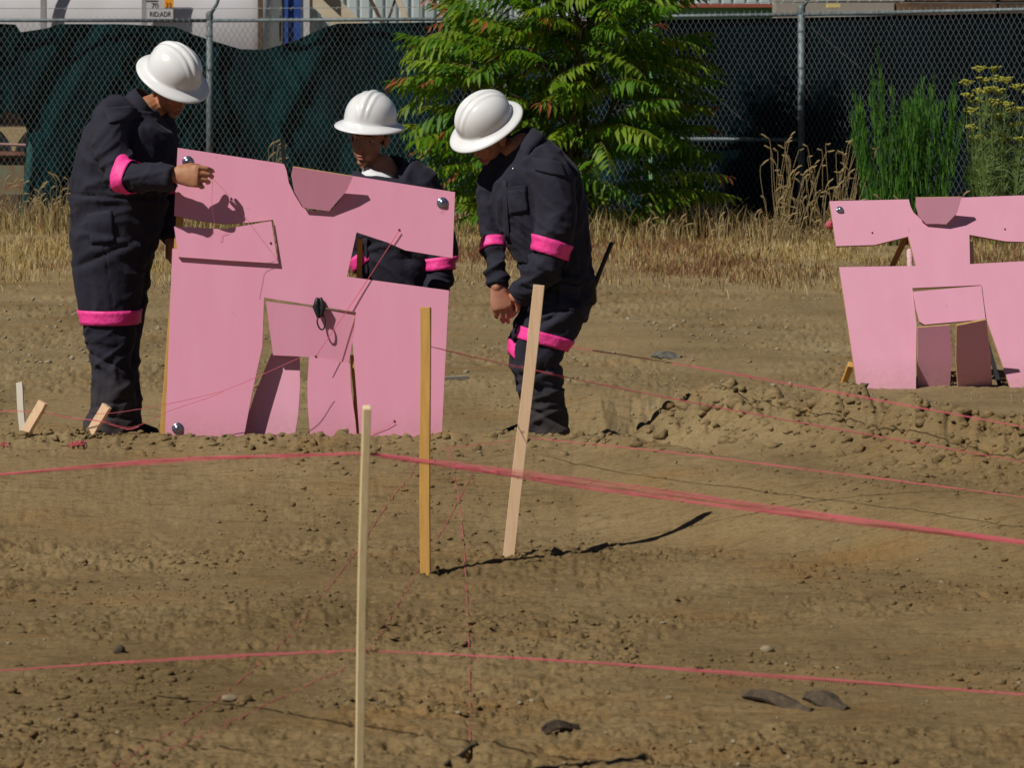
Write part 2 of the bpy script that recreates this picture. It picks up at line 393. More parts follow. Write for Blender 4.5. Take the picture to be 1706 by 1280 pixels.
P, S = scatter(40000, 6.6, 20, 0.0028, 0.014, 2.1, 1, mask=lambda x, y: 0.05 + 0.95 * sstep(0.45, 0.6, fbm2(x * 1.6, y * 2.2, 3)))
P[:, 2] -= S * 0.12
lumps('soil_crumbs', P, S, M_DIRT, 'small crumbs of brown soil scattered over the plot', seed=2, flat=0.5)
P, S = scatter(13000, 11.4, 15.5, 0.007, 0.027, 1.7, 3,
    mask=lambda x, y: 0.9 * np.exp(-((y - berm_y(x)) / 0.5) ** 2) * sstep(0.2, 0.9, x) + 0.85 * np.exp(-((y - lip_y(x) - 0.05) / 0.12) ** 2) * sstep(0.8, 0.3, x))
S = np.where(P[:, 0] < 0.5, np.minimum(S, 0.019), S); P[:, 2] -= S * 0.35
lumps('soil_clods', P, S, M_DIRT, 'rough clods of brown soil heaped along the bank', sub=2, seed=4)
M_PEB = mat('pale_pebble', (0.31, 0.265, 0.18), 0.9, vary=((0.24, 0.20, 0.13), 30, 2))
P, S = scatter(3600, 13.4, 27, 0.005, 0.016, 2.3, 5, mask=lambda x, y: 0.15 + 0.85 * sstep(0.42, 0.6, fbm2(x * 0.8, y * 0.5, 3)))
lumps('pebbles', P, S, M_PEB, 'pale pebbles strewn over the upper ground', seed=6)
P, S = scatter(240, 6.6, 13, 0.003, 0.008, 2.0, 7)
lumps('small_stones', P, S, M_PEB, 'sparse pale stones in the pit floor', seed=8)

# ------------------------------------------------------------------ dry grass
def blades(name, x, y, hgt, wdt, lean, mats, label, seed=0, kind='stuff', parent=None, base=None, midx=None, yawr=math.pi, droop=0.35):
    r = np.random.default_rng(seed); N = len(x)
    z = ground_h(x, y, False) - 0.01 if base is None else base
    a = r.uniform(-yawr, yawr, N); lx = lean * r.normal(0, 1, N); ly = lean * r.normal(0, 1, N)
    wx = np.cos(a) * wdt / 2; wy = np.sin(a) * wdt / 2 * 0.4
    b = np.stack([x, y, z], -1); wv = np.stack([wx, wy, 0 * wx], -1)
    m = b + np.stack([lx * hgt * 0.4, ly * hgt * 0.4, hgt * 0.6], -1)
    t = b + np.stack([lx * hgt * (1 + droop), ly * hgt * (1 + droop), hgt * r.uniform(0.85, 1.0, N)], -1)
    V = np.stack([b - wv, b + wv, m + wv * 0.8, m - wv * 0.8, t], 1).reshape(-1, 3)
    k = np.arange(N) * 5
    T = np.concatenate([np.stack([k, k + 1, k + 2], -1), np.stack([k, k + 2, k + 3], -1), np.stack([k + 3, k + 2, k + 4], -1)])
    mi = None
    if isinstance(mats, list):
        q = r.integers(0, len(mats), N) if midx is None else midx; mi = np.concatenate([q, q, q])
    o = mesh_np(name, V, T, mats, parent, midx=mi)
    tag(o, label, kind=kind); return o

M_STRAW = [mat('straw_%s' % s, c, 0.8, 0.15, translucent=c) for s, c in
           (('gold', (0.50, 0.36, 0.14)), ('pale', (0.62, 0.50, 0.28)), ('russet', (0.26, 0.13, 0.07)), ('olive', (0.16, 0.14, 0.05)))]
r0 = np.random.default_rng(21)
N = 120000
inv = r0.uniform(1 / 35.5, 1 / 22.3, N); gy = 1 / inv; gx = r0.uniform(-0.2, 0.2, N) * gy
edge = 23.6 + 1.8 * (fbm2(gx * 0.6, gx * 0 + 3, 3) - 0.5) * 2
keep = (r0.random(N) < sstep(edge - 1.6, edge + 4.2, gy) ** 1.3 * (0.10 + 0.90 * sstep(0.36, 0.58, fbm2(gx * 1.5, gy * 0.9, 3))))
gx, gy = gx[keep], gy[keep]; n = len(gx)
gh = (0.035 + 0.095 * r0.random(n) ** 1.8) * (0.6 + 0.9 * fbm2(gx * 0.9 + 4, gy * 0.5, 3)) * (0.85 + 0.1 * sstep(27, 33, gy))
tone = fbm2(gx * 0.7 + 30, gy * 0.35, 3) + r0.normal(0, 0.16, n)
mi = np.where(tone > 0.62, 2, np.where(tone > 0.5, 0, np.where(tone > 0.34, 1, 0))); mi = np.where(r0.random(n) < 0.1, 3, mi)
blades('dry_grass', gx, gy, gh, 0.006 + 0.006 * r0.random(n), 0.22, M_STRAW, 'short golden dry grass in a strip before the fence', 22, midx=mi)
# taller rough grass against the fence
N = 15000
gx = r0.uniform(-7.2, 6.8, N); gy = r0.uniform(30.3, 33.0, N) + np.where(gx < 0, 2.6, 0)
cl = fbm2(gx * 1.6 + 11, gy * 1.2, 2); k = cl > 0.42; gx, gy, cl = gx[k], gy[k], cl[k]
mi = np.where(r0.random(len(gx)) < 0.35, 3, r0.integers(0, 3, len(gx)))
blades('rough_grass', gx, gy, 0.05 + 0.75 * (cl - 0.42) * r0.uniform(0.5, 1.4, len(gx)) + 0.1 * r0.random(len(gx)), 0.009 + 0 * gx, 0.2, M_STRAW,
       'taller rough dry grass growing at the foot of the fence', 23, midx=mi)

# ------------------------------------------------------------------ fence
FPX = [(-640, 36.6), (-145, 36.6), (349, 36.8), (842, 35.9), (1335, 33.9), (1828, 31.3), (2320, 28.6)]
FP = [Vector(((px - HX) / F * D, D, 0)) for px, D in FPX]
FTOP = 2.34
def fence_at(px):
    for i in range(len(FPX) - 1):
        if px <= FPX[i + 1][0] or i == len(FPX) - 2:
            t = (px - FPX[i][0]) / (FPX[i + 1][0] - FPX[i][0]); return FP[i].lerp(FP[i + 1], t)
fence = empty('chain_link_fence', FP[2])
tag(fence, 'galvanised chain link fence with round posts running along the back of the plot', 'fence')
def wires(p, q, z0, z1, pitch=0.0345, hz=0.0565, rad=0.0024):
    """woven mesh: neighbouring zigzag wires hook into each other at their bends"""
    L = (q - p).length; d = (q - p).normalized(); nrm = Vector((-d.y, d.x, 0))
    nx = int(L / pitch); nz = int((z1 - z0) / hz)
    ring = [(math.cos(a), math.sin(a)) for a in (0.5, 2.6, 4.7)]
    I, J = np.meshgrid(np.arange(nx), np.arange(nz + 1), indexing='ij')
    S = np.where((I + J) % 2 == 0, I, I + 1) * pitch + 0.002 * np.sin(I * 1.7 + J * 0.6)
    off = np.where((I + J) % 2 == 0, -0.003, 0.003); Z = z1 - hz * J + 0.0015 * np.sin(I * 0.9 + J)
    V = np.empty((nx, nz + 1, 3, 3))
    for k, (u, v) in enumerate(ring):
        V[:, :, k, 0] = p.x + d.x * (S + u * rad) + nrm.x * (off + v * rad); V[:, :, k, 1] = p.y + d.y * (S + u * rad) + nrm.y * (off + v * rad); V[:, :, k, 2] = Z
    V = V.reshape(-1, 3); per = (nz + 1) * 3
    I, J = np.meshgrid(np.arange(nx), np.arange(nz), indexing='ij'); b = (I * per + J * 3).ravel()
    Q = np.concatenate([np.stack([b + k, b + (k + 1) % 3, b + 3 + (k + 1) % 3, b + 3 + k], -1) for k in range(3)])
    return V, Q, nx, nz
V_all, Q_all = [], []; off = 0
for i in range(1, len(FP) - 1):
    V, Q, nx, nz = wires(FP[i] - Vector((0, 0.05, 0)), FP[i + 1] - Vector((0, 0.05, 0)), 0.03, FTOP)
    V_all.append(V); Q_all.append(Q + off); off += len(V)
o = mesh_np('chain_link_mesh', np.concatenate(V_all), np.concatenate(Q_all), M_WIRE, fence); o['kind'] = 'stuff'
# twisted barbs along the top selvage
bm = bmesh.new()
for i in range(1, len(FP) - 1):
    p, q = FP[i], FP[i + 1]; L = (q - p).length; d = (q - p).normalized()
    for k in range(int(L / 0.0715)):
        c = p + d * (k * 0.0715 + 0.01) - Vector((0, 0.05, 0))
        for s in (-1, 1):
            a = c + Vector((0, 0, FTOP - 0.01)); b = c + d * (0.008 * s) + Vector((0, 0, FTOP + random.uniform(0.03, 0.055)))
            tube(bm, [a, b], [0.0022, 0.0012], n=3, caps=False)
o = mesh_bm('selvage_barbs', bm, M_WIRE, fence); o['kind'] = 'stuff'
for i, p in enumerate(FP):
    bm = bmesh.new(); tube(bm, [p + Vector((0, 0.0, -0.1)), p + Vector((0, 0, FTOP + 0.03))], 0.038, n=16)
    po = mesh_bm('post', bm, M_GALV, fence, True)
    bm = bmesh.new(); capsule(bm, [p + Vector((0, 0, FTOP + 0.02)), p + Vector((0, 0, FTOP + 0.07))], 0.044, n=14)
    tube(bm, [p + Vector((0, 0, FTOP + 0.05)), p + Vector((0.09, -0.02, FTOP + 0.20)), p + Vector((0.16, -0.04, FTOP + 0.42))], [0.022, 0.02, 0.018], n=8)
    mesh_bm('barb_arm', bm, M_GALV, fence, True)
    for zt in (0.25, 0.75, 1.25, 1.75, 2.15):     # tie bands
        bm = bmesh.new(); tube(bm, [p + Vector((0, 0, zt)), p + Vector((0, 0, zt + 0.02))], 0.043, n=14); mesh_bm('tie_band', bm, M_GALV, fence)
for i in range(len(FP) - 1):
    bm = bmesh.new(); tube(bm, [FP[i] + Vector((0, -0.0, FTOP)), FP[i + 1] + Vector((0, 0, FTOP))], 0.021, n=10)
    mesh_bm('top_rail', bm, M_GALV, fence, True)
    bm = bmesh.new(); tube(bm, [FP[i] + Vector((0.05, -0.03, FTOP + 0.14)), FP[i + 1] + Vector((0.05, -0.03, FTOP + 0.14))], 0.004, n=5)
    L = (FP[i + 1] - FP[i])
    for k in range(26):
        c = FP[i] + L * (k / 26) + Vector((0.05, -0.03, FTOP + 0.14)); tube(bm, [c - Vector((0.015, 0, 0.02)), c + Vector((0.015, 0, 0.02))], 0.002, n=3)
    mesh_bm('barbed_wire', bm, M_WIRE, fence)
mr = fence_at(1105); bm = bmesh.new()
tube(bm, [mr + Vector((0, 0, 0.975)), FP[4] + Vector((0, 0, 0.975))], 0.022, n=10); mesh_bm('brace_rail', bm, M_GALV, fence, True)
bm = bmesh.new(); tube(bm, [FP[4] + Vector((0.1, -0.03, 2.2)), fence_at(1440) + Vector((0, -0.03, 1.75))], 0.006, n=5)  # dark rods added to draw the shadows of a diagonal brace
tube(bm, [fence_at(1180) + Vector((0, -0.03, 1.55)), fence_at(1265) + Vector((0, -0.03, 1.05))], 0.006, n=5); mesh_bm('brace_shadow_rod', bm, mat('dark_rod', (0.03, 0.03, 0.035), 0.6), fence)

# green privacy fabric hung behind the wires
M_FAB = mat('green_windscreen_fabric', (0.0008, 0.0026, 0.0042), 0.85, 0.03, vary=((0.0012, 0.007, 0.010), 1.3, 4, (1, 1, 0.35)), bump=(12, 0.3, 0.02))
M_FABL = mat('teal_fabric_lit_folds', (0.0008, 0.0042, 0.0050), 0.8, 0.05, vary=((0.0018, 0.026, 0.029), 1.1, 3, (1.6, 1, 0.45)), bump=(12, 0.3, 0.02))  # lighter teal noise paints sunlit folds into the cloth colour
def sag(px):
    xs = [-640, -20, 0, 22, 30, 75, 92, 200, 290, 320, 350, 400, 440, 490, 540, 565, 700, 842, 1110, 2300]
    ds = [0, 2, 3, 4, 17, 10, 3, 3, 7, 20, 30, 45, 46, 32, 10, 3, 2, 2, 2, 2]
    return np.interp(px, xs, ds)
def fabric(px0, px1, bottom_fn, name, label, seed, amp, folds):
    nx = int((px1 - px0) / 3); nz = 110
    V = []; 
    U = np.linspace(px0, px1, nx); P3 = [fence_at(u) for u in U]
    for k, u in enumerate(U):
        p = P3[k]; s = (p.y) / F
        top = FTOP - 0.02 - sag(u) * s; bot = bottom_fn(u)
        for j in range(nz):
            t = j / (nz - 1); V.append((p.x, p.y, top + (bot - top) * t, u, t))
    V = np.array(V); u = V[:, 3] / 150; t = V[:, 4]; z = V[:, 2]
    sag_n = sag(V[:, 3]) / 45
    # folds fan down diagonally from the slack parts of the top hem
    w1 = u * folds + z * folds * 0.55 + 0.8 * fbm2(u * 1.1, z * 0.8, 2)
    w2 = u * folds * 0.6 - z * folds * 0.3 + 3
    f = np.abs(noise2(w1 * 1.6, z * 0.35 + seed) - 0.5) * 2; f2 = noise2(w2 * 1.9, z * 0.5 + 5 + seed)
    disp = 0.06 + amp * (0.6 * f + 0.6 * f2 + 0.25 * fbm2(u * 5, z * 2.4, 3)) * (0.35 + 0.65 * t ** 0.5 + 0.5 * sag_n)
    V3 = np.stack([V[:, 0], V[:, 1] + disp, z], -1)
    i = np.arange(nx - 1)[:, None] * nz + np.arange(nz - 1)[None]
    Q = np.stack([i, i + 1, i + nz + 1, i + nz], -1).reshape(-1, 4)
    o = mesh_np(name, V3, Q, M_FABL if px0 < 0 else M_FAB, None, True); sl = o.modifiers.new('cloth', 'SOLIDIFY'); sl.thickness = 0.004
    tag(o, label, 'fabric', 'green screen fabric hung on the fence'); return o
fabric(-640, 1090, lambda u: 0.02 if (u > 58 or u < -30) else float(np.interp(u, [-30, 0, 30, 46, 58], [0.9, 1.28, 1.22, 0.8, 0.02])), 'windscreen_fabric',
       'dark green windscreen cloth hanging in slack folds, its top hem sagging before the white tank', 3, 0.30, 3.2)
fabric(1094, 2300, lambda u: 0.02, 'windscreen_fabric', 'taut near-black windscreen cloth on the fence right of the leafy tree', 9, 0.035, 2.0)
# loose flap edge by the gap at the far left
bm = bmesh.new()
pth = [at(56, 214, 37.15), at(52, 250, 37.1), at(46, 290, 37.12), at(40, 330, 37.1), at(33, 362, 37.15), at(26, 392, 37.1)]
prev = None
for k, p in enumerate(pth):
    wv = 0.05 + 0.03 * math.sin(k * 1.7)
    a = bm.verts.new(p + Vector((-wv, 0.05, 0))); b = bm.verts.new(p + Vector((0, -0.07, 0.01))); c = bm.verts.new(p + Vector((wv + 0.08, 0.03, 0)))
    if prev: bm.faces.new((prev[0], prev[1], b, a)); bm.faces.new((prev[1], prev[2], c, b))
    prev = (a, b, c)
o = mesh_bm('fabric_hem', bm, mat('teal_hem', (0.012, 0.075, 0.07), 0.7, vary=((0.02, 0.10, 0.10), 9, 3)), None, True)
o.modifiers.new('t', 'SOLIDIFY').thickness = 0.006
tag(o, 'torn teal hem of the screen cloth curling beside the gap at far left', 'fabric')

# ------------------------------------------------------------------ things beyond the fence
M_TANK = mat('off_white_tank', (0.56, 0.55, 0.58), 0.5, 0.4, vary=((0.50, 0.49, 0.50), 1.5, 5))
M_FRAME = mat('grey_frame_paint', (0.30, 0.29, 0.30), 0.6); M_DKB = mat('rust_brown', (0.15, 0.085, 0.05), 0.85, vary=((0.07, 0.05, 0.035), 6, 5))
M_BLUE = mat('blue_paint', (0.03, 0.09, 0.36), 0.5, vary=((0.02, 0.05, 0.22), 3, 3)); M_ORG = mat('orange_placard', (0.85, 0.32, 0.02), 0.6)
M_INK = mat('black_lettering', (0.02, 0.02, 0.02), 0.7)
TD = 44.0
tank = empty('tank_container', Vector((at(200, 0, TD).x, TD, 0)))
tag(tank, 'off-white tank container in a grey frame behind the fence at top left', 'tank container')
xl, xr = at(-120, 0, TD).x, at(446, 0, TD).x
bm = bmesh.new(); cz = 2.42; Rr = 1.18; yc = TD + 1.3
xs = [xl, xl + 0.02] + list(np.linspace(xl + 0.1, xr - 0.25, 12)) + [xr - 0.1, xr, xr + 0.06, xr + 0.08]
rs = [0.2, 0.9] + [Rr] * 12 + [Rr * 0.985, Rr * 0.93, Rr * 0.6, 0.2]
rings = []
for x, r_ in zip(xs, rs):
    rings.append([bm.verts.new((x, yc + r_ * math.sin(a), cz + r_ * math.cos(a))) for a in np.linspace(0, 2 * math.pi, 48, endpoint=False)])
for a, b in zip(rings, rings[1:]):
    for k in range(48): bm.faces.new((a[k], a[(k + 1) % 48], b[(k + 1) % 48], b[k]))
mesh_bm('tank', bm, M_TANK, tank, True)
for px, wpx, m_ in ((73, 9, M_FRAME), (241, 8, M_FRAME), (434, 8, M_DKB), (-110, 9, M_FRAME)):
    c = at(px, 0, TD); bm = bmesh.new(); box(bm, (c.x, TD - 0.02, 2.35), (wpx * TD / F, 0.08, 4.2)); mesh_bm('frame_post', bm, m_, tank)
bm = bmesh.new(); box(bm, ((xl + xr) / 2, TD + 0.1, 1.75), (xr - xl, 0.14, 0.16)); mesh_bm('bottom_rail', bm, M_FRAME, tank)
bm = bmesh.new(); box(bm, ((xl + xr) / 2, TD + 0.1, 4.45), (xr - xl, 0.14, 0.16)); mesh_bm('top_rail', bm, M_FRAME, tank)
for wx in (xl + 0.6, xl + 1.7, xr - 1.9, xr - 0.9):
    bm = bmesh.new(); tube(bm, [(wx, TD + 0.2, 0.55), (wx, TD + 0.5, 0.55)], 0.52, n=24); mesh_bm('wheel', bm, M_BLACK, tank)
bm = bmesh.new(); box(bm, ((xl + xr) / 2, TD + 0.9, 1.25), (xr - xl, 1.0, 0.5)); mesh_bm('chassis', bm, M_DKB, tank)
def text(name, s, px, py, D, hpx, m, parent, dy=0.0, wide=1.0):
    fc = bpy.data.curves.new(name, 'FONT'); fc.body = s; fc.size = hpx * D / F / 0.70; fc.extrude = 0.002; fc.align_x = 'LEFT'
    fc.materials.append(m); o = bpy.data.objects.new(name, fc); COL.objects.link(o)
    p = at(px, py, D); o.location = p; o.rotation_euler = (R(90), 0, 0); o.scale = (wide, 1, 1)
    o.parent = parent; o.matrix_parent_inverse = Matrix.Translation(-Vector(parent.location)); return o
bm = bmesh.new(); box(bm, at(266, 2, TD) + Vector((0, -0.05, 0)), (46 * TD / F, 0.02, 62 * TD / F)); mesh_bm('placard', bm, M_TANK, tank)
text('lettering', '70', 252, 13, TD - 0.063, 8.5, M_INK, tank)
text('lettering', 'RID:ADR', 249, 27, TD - 0.063, 8.2, M_INK, tank, wide=0.80)
bm = bmesh.new(); box(bm, at(281.5, 3, TD - 0.067), (15 * TD / F, 0.012, 18 * TD / F)); mesh_bm('orange_placard', bm, M_ORG, tank)
text('lettering', '33', 276, 11, TD - 0.076, 7, M_DKB, tank)
bm = bmesh.new(); c = at(253, 1, TD - 0.064); box(bm, c, (20 * TD / F, 0.006, 1.6 * TD / F)); mesh_bm('printed_rule', bm, M_INK, tank)

bm = bmesh.new(); c = at(487, 0, 43); box(bm, (c.x, 43.3, 2.2), (27 * 43 / F, 0.5, 4.4)); box(bm, (at(478, 0, 43).x, 43.02, 2.2), (4 * 43 / F, 0.06, 4.41))
tag(mesh_bm('blue_column', bm, M_BLUE), 'upright blue painted column beside the white tank container', 'column')
bm = bmesh.new(); c = at(511, 0, 42.6); box(bm, (c.x, 42.6, 2.2), (10 * 42.6 / F, 0.12, 4.4)); box(bm, (c.x, 42.6, 0.06), (0.3, 0.3, 0.12))
tag(mesh_bm('white_column', bm, M_TANK), 'slim pale post standing right of the blue column', 'post')
bm = bmesh.new(); box(bm, (at(463, 0, 47).x, 47.5, 2.2), (1.0, 0.4, 4.6)); box(bm, (at(463, 0, 47).x, 47.2, 4.6), (1.2, 0.6, 0.2))  # dark block added where there is only a shaded gap
tag(mesh_bm('dark_gap_filler', bm, M_BLACK), 'dark narrow block filling the gap between tank and blue column', 'gap filler')['label'] = 'tall dark block filling the shaded gap between the white tank and the blue column'

# corrugated shed
M_CORR = mat('pale_corrugated_metal', (0.56, 0.62, 0.64), 0.5, 0.4, metal=0.1, vary=((0.44, 0.50, 0.50), 2, 5, (1, 1, 0.2)))
shed = empty('metal_shed', Vector((at(840, 0, 46).x, 46, 0)))
tag(shed, 'pale corrugated metal shed seen over the fence behind the leafy tree', 'shed')
x0, x1 = at(500, 0, 46).x, at(1300, 0, 46).x; nsheet = 8
for k in range(nsheet):
    a = x0 + (x1 - x0) * k / nsheet; b = x0 + (x1 - x0) * (k + 1) / nsheet - 0.01; bm = bmesh.new(); prev = None
    for i in range(41):
        x = a + (b - a) * i / 40; q = (x / 0.19) % 1; y = 46 + (0.04 if q < 0.28 else 0.0)
        v0 = bm.verts.new((x, y + 0.003 * (k % 2), 0.0)); v1 = bm.verts.new((x, y + 0.003 * (k % 2), 4.6))
        if prev: bm.faces.new((prev[0], v0, v1, prev[1]))
        prev = (v0, v1)
    mesh_bm('wall_sheet', bm, M_CORR, shed)
bm = bmesh.new(); box(bm, ((x0 + x1) / 2, 48, 4.7), (x1 - x0 + 0.4, 4.6, 0.1)); mesh_bm('roof', bm, M_CORR, shed)
bm = bmesh.new(); box(bm, ((x0 + x1) / 2, 50, 2.3), (x1 - x0, 0.1, 4.6)); mesh_bm('rear_wall', bm, M_CORR, shed)
# boards and braces leaning in front of it
M_BEIGE = mat('beige_board', (0.62, 0.53, 0.40), 0.7, vary=((0.55, 0.46, 0.33), 4, 4))
def beam(name, p, q, wd, th, m, label=None, cat=None, group=None, parent=None):
    p = Vector(p); q = Vector(q); d = (q - p); L = d.length; z = d.normalized(); y = Vector((0, 1, 0)); x = y.cross(z).normalized(); y = z.cross(x)
    Mx = Matrix((x, y, z)).transposed(); bm = bmesh.new(); box(bm, (p + q) / 2, (wd, th, L), Mx)
    bmesh.ops.bevel(bm, geom=bm.edges[:], offset=min(wd, th) * 0.06, segments=1, affect='EDGES')
    o = mesh_bm(name, bm, m, parent)
    if label: tag(o, label, cat, group)
    return o
def lean(px0, py0, px1, py1, D, wpx, th, m, name, label, cat):
    """a long board from the ground up through the two photo points"""
    a = at(px0, py0, D); b = at(px1, py1, D); d = (b - a)
    lo = a - d * ((a.z) / d.z); hi = a + d * ((4.2 - a.z) / d.z)
    return beam(name, lo, hi, wpx * D / F, th, m, label, cat)
lean(582, 33, 548, 0, 43.5, 26, 0.05, M_BEIGE, 'leaning_board', 'wide beige board leaning left of the corrugated sheets', 'board')
lean(559, 33, 524, 0, 43.2, 20, 0.05, M_BEIGE, 'leaning_board', 'beige board leaning right beside the slim pale post', 'board')
lean(634, 32, 618, 0, 43.8, 6, 0.05, M_DKB, 'rusty_brace', 'narrow rusty brown brace before the corrugated sheets', 'brace')
lean(676, 30, 664, 0, 43.4, 9, 0.05, M_BEIGE, 'leaning_board', 'narrow beige board leaning just left of the tree top', 'board')
lean(648, 30, 658, 0, 44.6, 4, 0.04, M_DKB, 'rusty_brace', 'thin rusty strut crossing left of the tree top', 'brace')

M_GRN = mat('pale_green_paint', (0.22, 0.50, 0.22), 0.6, vary=((0.17, 0.42, 0.18), 3, 4))
cont = empty('green_container', Vector((at(1190, 0, 42).x, 42, 0))); tag(cont, 'pale green container with a rust red top edge seen over the fence', 'container')
bm = bmesh.new(); box(bm, (at(1190, 0, 42).x, 43, 1.33), (230 * 42 / F, 2, 2.66 - 0.02)); mesh_bm('body', bm, M_GRN, cont)
bm = bmesh.new(); box(bm, (at(1190, 0, 42).x, 42.95, 2.66), (236 * 42 / F, 2.16, 0.05)); mesh_bm('top_edge', bm, mat('rust_red', (0.32, 0.09, 0.06), 0.8), cont)
for k in range(12):
    bm = bmesh.new(); box(bm, (at(1190, 0, 42).x - 0.86 + k * 0.155, 41.985, 1.3), (0.05, 0.03, 2.5)); mesh_bm('rib', bm, M_GRN, cont)
stack = empty('timber_stack', Vector((at(1500, 0, 40).x, 40, 0))); tag(stack, 'stack of weathered brown timbers seen over the fence at top right', 'timber stack')
rr = random.Random(5)
for row in range(16):
    z = 0.12 + row * 0.175; x = at(1292, 0, 40).x
    while x < at(1800, 0, 40).x:
        L = rr.uniform(1.0, 2.0); bm = bmesh.new(); box(bm, (x + L / 2, 40.4 + rr.uniform(-.05, .05), z), (L - 0.03, 0.6, 0.155))
        m_ = M_WOOD_G if (x < at(1410, 0, 40).x) else M_DKB
        if row in (14, 15) and x < -99: m_ = M_BEIGE
        mesh_bm('timber', bm, m_, stack); x += L
bm = bmesh.new(); box(bm, at(1388, 9, 39.7), (0.16, 0.2, 0.05)); mesh_bm('timber', bm, mat('yellow_end', (0.62, 0.5, 0.2), 0.8), stack)
bm = bmesh.new(); box(bm, (at(1188, 0, 60).x, 60, 3.2), (9, 1, 6.4)); box(bm, (at(1188, 0, 60).x, 60, 6.45), (9.4, 1.6, 0.12))
tag(mesh_bm('distant_building', bm, M_CORR), 'pale plain building far beyond the green container', 'building')

# rusty skip in the gap at the far left
M_RG = mat('flaking_green_paint', (0.19, 0.25, 0.16), 0.85, vary=((0.26, 0.10, 0.045), 5, 6, (1, 1, 0.7)))
M_RR = mat('rusty_rail', (0.30, 0.15, 0.11), 0.85, vary=((0.2, 0.07, 0.04), 8, 4))
skip = empty('rusty_skip', Vector((at(-40, 0, 38.4).x, 38.4, 0))); tag(skip, 'rusty pale green skip seen through the gap at the fence\'s left end', 'skip')
s_ = 38.4 / F
bm = bmesh.new(); box(bm, at(-38, 291, 38.4) + Vector((0, 0.4, 0)), (160 * s_, 0.8, 66 * s_)); mesh_bm('body', bm, M_RG, skip)
bm = bmesh.new(); box(bm, at(-38, 255, 38.38), (164 * s_, 0.1, 7 * s_)); mesh_bm('rim', bm, M_RR, skip)
bm = bmesh.new(); tube(bm, [at(-120, 236, 38.3), at(48, 242, 38.3)], 0.018, n=8); mesh_bm('rail', bm, mat('pinkish_rust', (0.42, 0.24, 0.22), 0.8), skip)
for px in (-110, 47):
    bm = bmesh.new(); box(bm, at(px, 290, 38.35), (5 * s_, 0.06, 105 * s_)); mesh_bm('upright', bm, M_RR, skip)
bm = bmesh.new(); box(bm, at(-38, 340, 38.5), (150 * s_, 0.5, 34 * s_)); mesh_bm('base', bm, M_DKB, skip)

# ------------------------------------------------------------------ ailanthus tree
M_LEAF = mat('green_leaflet', (0.090, 0.210, 0.010), 0.5, 0.25, translucent=(0.24, 0.50, 0.02), vary=((0.045, 0.120, 0.008), 2.5, 3))
M_LEAF2 = mat('yellow_green_leaflet', (0.19, 0.29, 0.012), 0.5, 0.25, translucent=(0.45, 0.60, 0.03), vary=((0.09, 0.16, 0.02), 3, 3))
M_LEAFR = mat('reddish_leaflet', (0.30, 0.10, 0.035), 0.5, 0.35, translucent=(0.4, 0.12, 0.03))
M_RACH = mat('leaf_stalk', (0.17, 0.13, 0.035), 0.6)
def leaf_mesh(k):
    r = random.Random(100 + k); V = []; T = []; MI = []
    L = r.uniform(0.52, 0.86); n = int(L / 0.058); droop = r.uniform(0.2, 0.5)
    red = r.random() < 0.18; hue = 1 if r.random() < 0.45 else 0
    def rp(t):  # rachis curve, pointing +X, arching
        return Vector((L * t, 0.03 * math.sin(t * 3 + k), L * (0.18 * t - droop * t * t)))
    # stalk as triangular tube
    prev = None
    for j in range(9):
        t = j / 8; p = rp(t); w_ = 0.0045 * (1 - 0.75 * t); b = len(V)
        V += [p + Vector((0, w_, 0)), p + Vector((0, -w_, 0)), p + Vector((0, 0, w_ * 1.2))]
        if prev is not None:
            for q in range(3):
                a0, a1 = prev + q, prev + (q + 1) % 3; b0, b1 = b + q, b + (q + 1) % 3
                T += [(a0, a1, b1), (a0, b1, b0)]; MI += [2, 2]
        prev = b
    for j in range(n):
        t = 0.16 + 0.84 * j / (n - 1); p = rp(t)
        ll = (0.172 + r.uniform(-0.02, 0.02)) * (0.62 + 0.9 * t * (1.25 - t)) * (1 if t < 0.93 else 0.6); wd = ll * 0.135
        for s in (-1, 1):
            a = R(r.uniform(52, 74)) * (1 - 0.55 * max(0, t - 0.75) * 4 * 0.5)
            d = Vector((math.cos(a), s * math.sin(a), -r.uniform(0.55, 1.25))).normalized()
            side = d.cross(Vector((0, 0, 1))).normalized(); up = side.cross(d).normalized()
            mid = p + d * ll * 0.42; tip = p + d * ll + Vector((0, 0, -ll * 0.22)); m2 = p + d * ll * 0.75 + Vector((0, 0, -ll * 0.06)); b = len(V)
            V += [p, mid + side * wd - up * wd * 0.0 + up * wd * 0.5, mid, mid - side * wd + up * wd * 0.5, m2 + side * wd * 0.65 + up * 0.2 * wd, m2, m2 - side * wd * 0.65 + up * 0.2 * wd, tip]
            T += [(b, b + 1, b + 2), (b, b + 2, b + 3), (b + 1, b + 4, b + 5), (b + 1, b + 5, b + 2), (b + 2, b + 5, b + 6), (b + 2, b + 6, b + 3), (b + 4, b + 7, b + 5), (b + 5, b + 7, b + 6)]
            mm = 3 if (red and t > 0.86 and r.random() < 0.8) else (1 if (hue and r.random() < 0.8) or r.random() < 0.12 else 0)
            MI += [mm] * 8
    V = np.array([v[:] for v in V], dtype=np.float32); T = np.array(T, dtype=np.int32)
    return V, T, np.array(MI)
LV = [leaf_mesh(k) for k in range(16)]
LM = []
for k, (V, T, MI) in enumerate(LV):
    o = mesh_np('leaf_shape', V, T, [M_LEAF, M_LEAF2, M_RACH, M_LEAFR], midx=MI); LM.append(o.data); bpy.data.objects.remove(o)

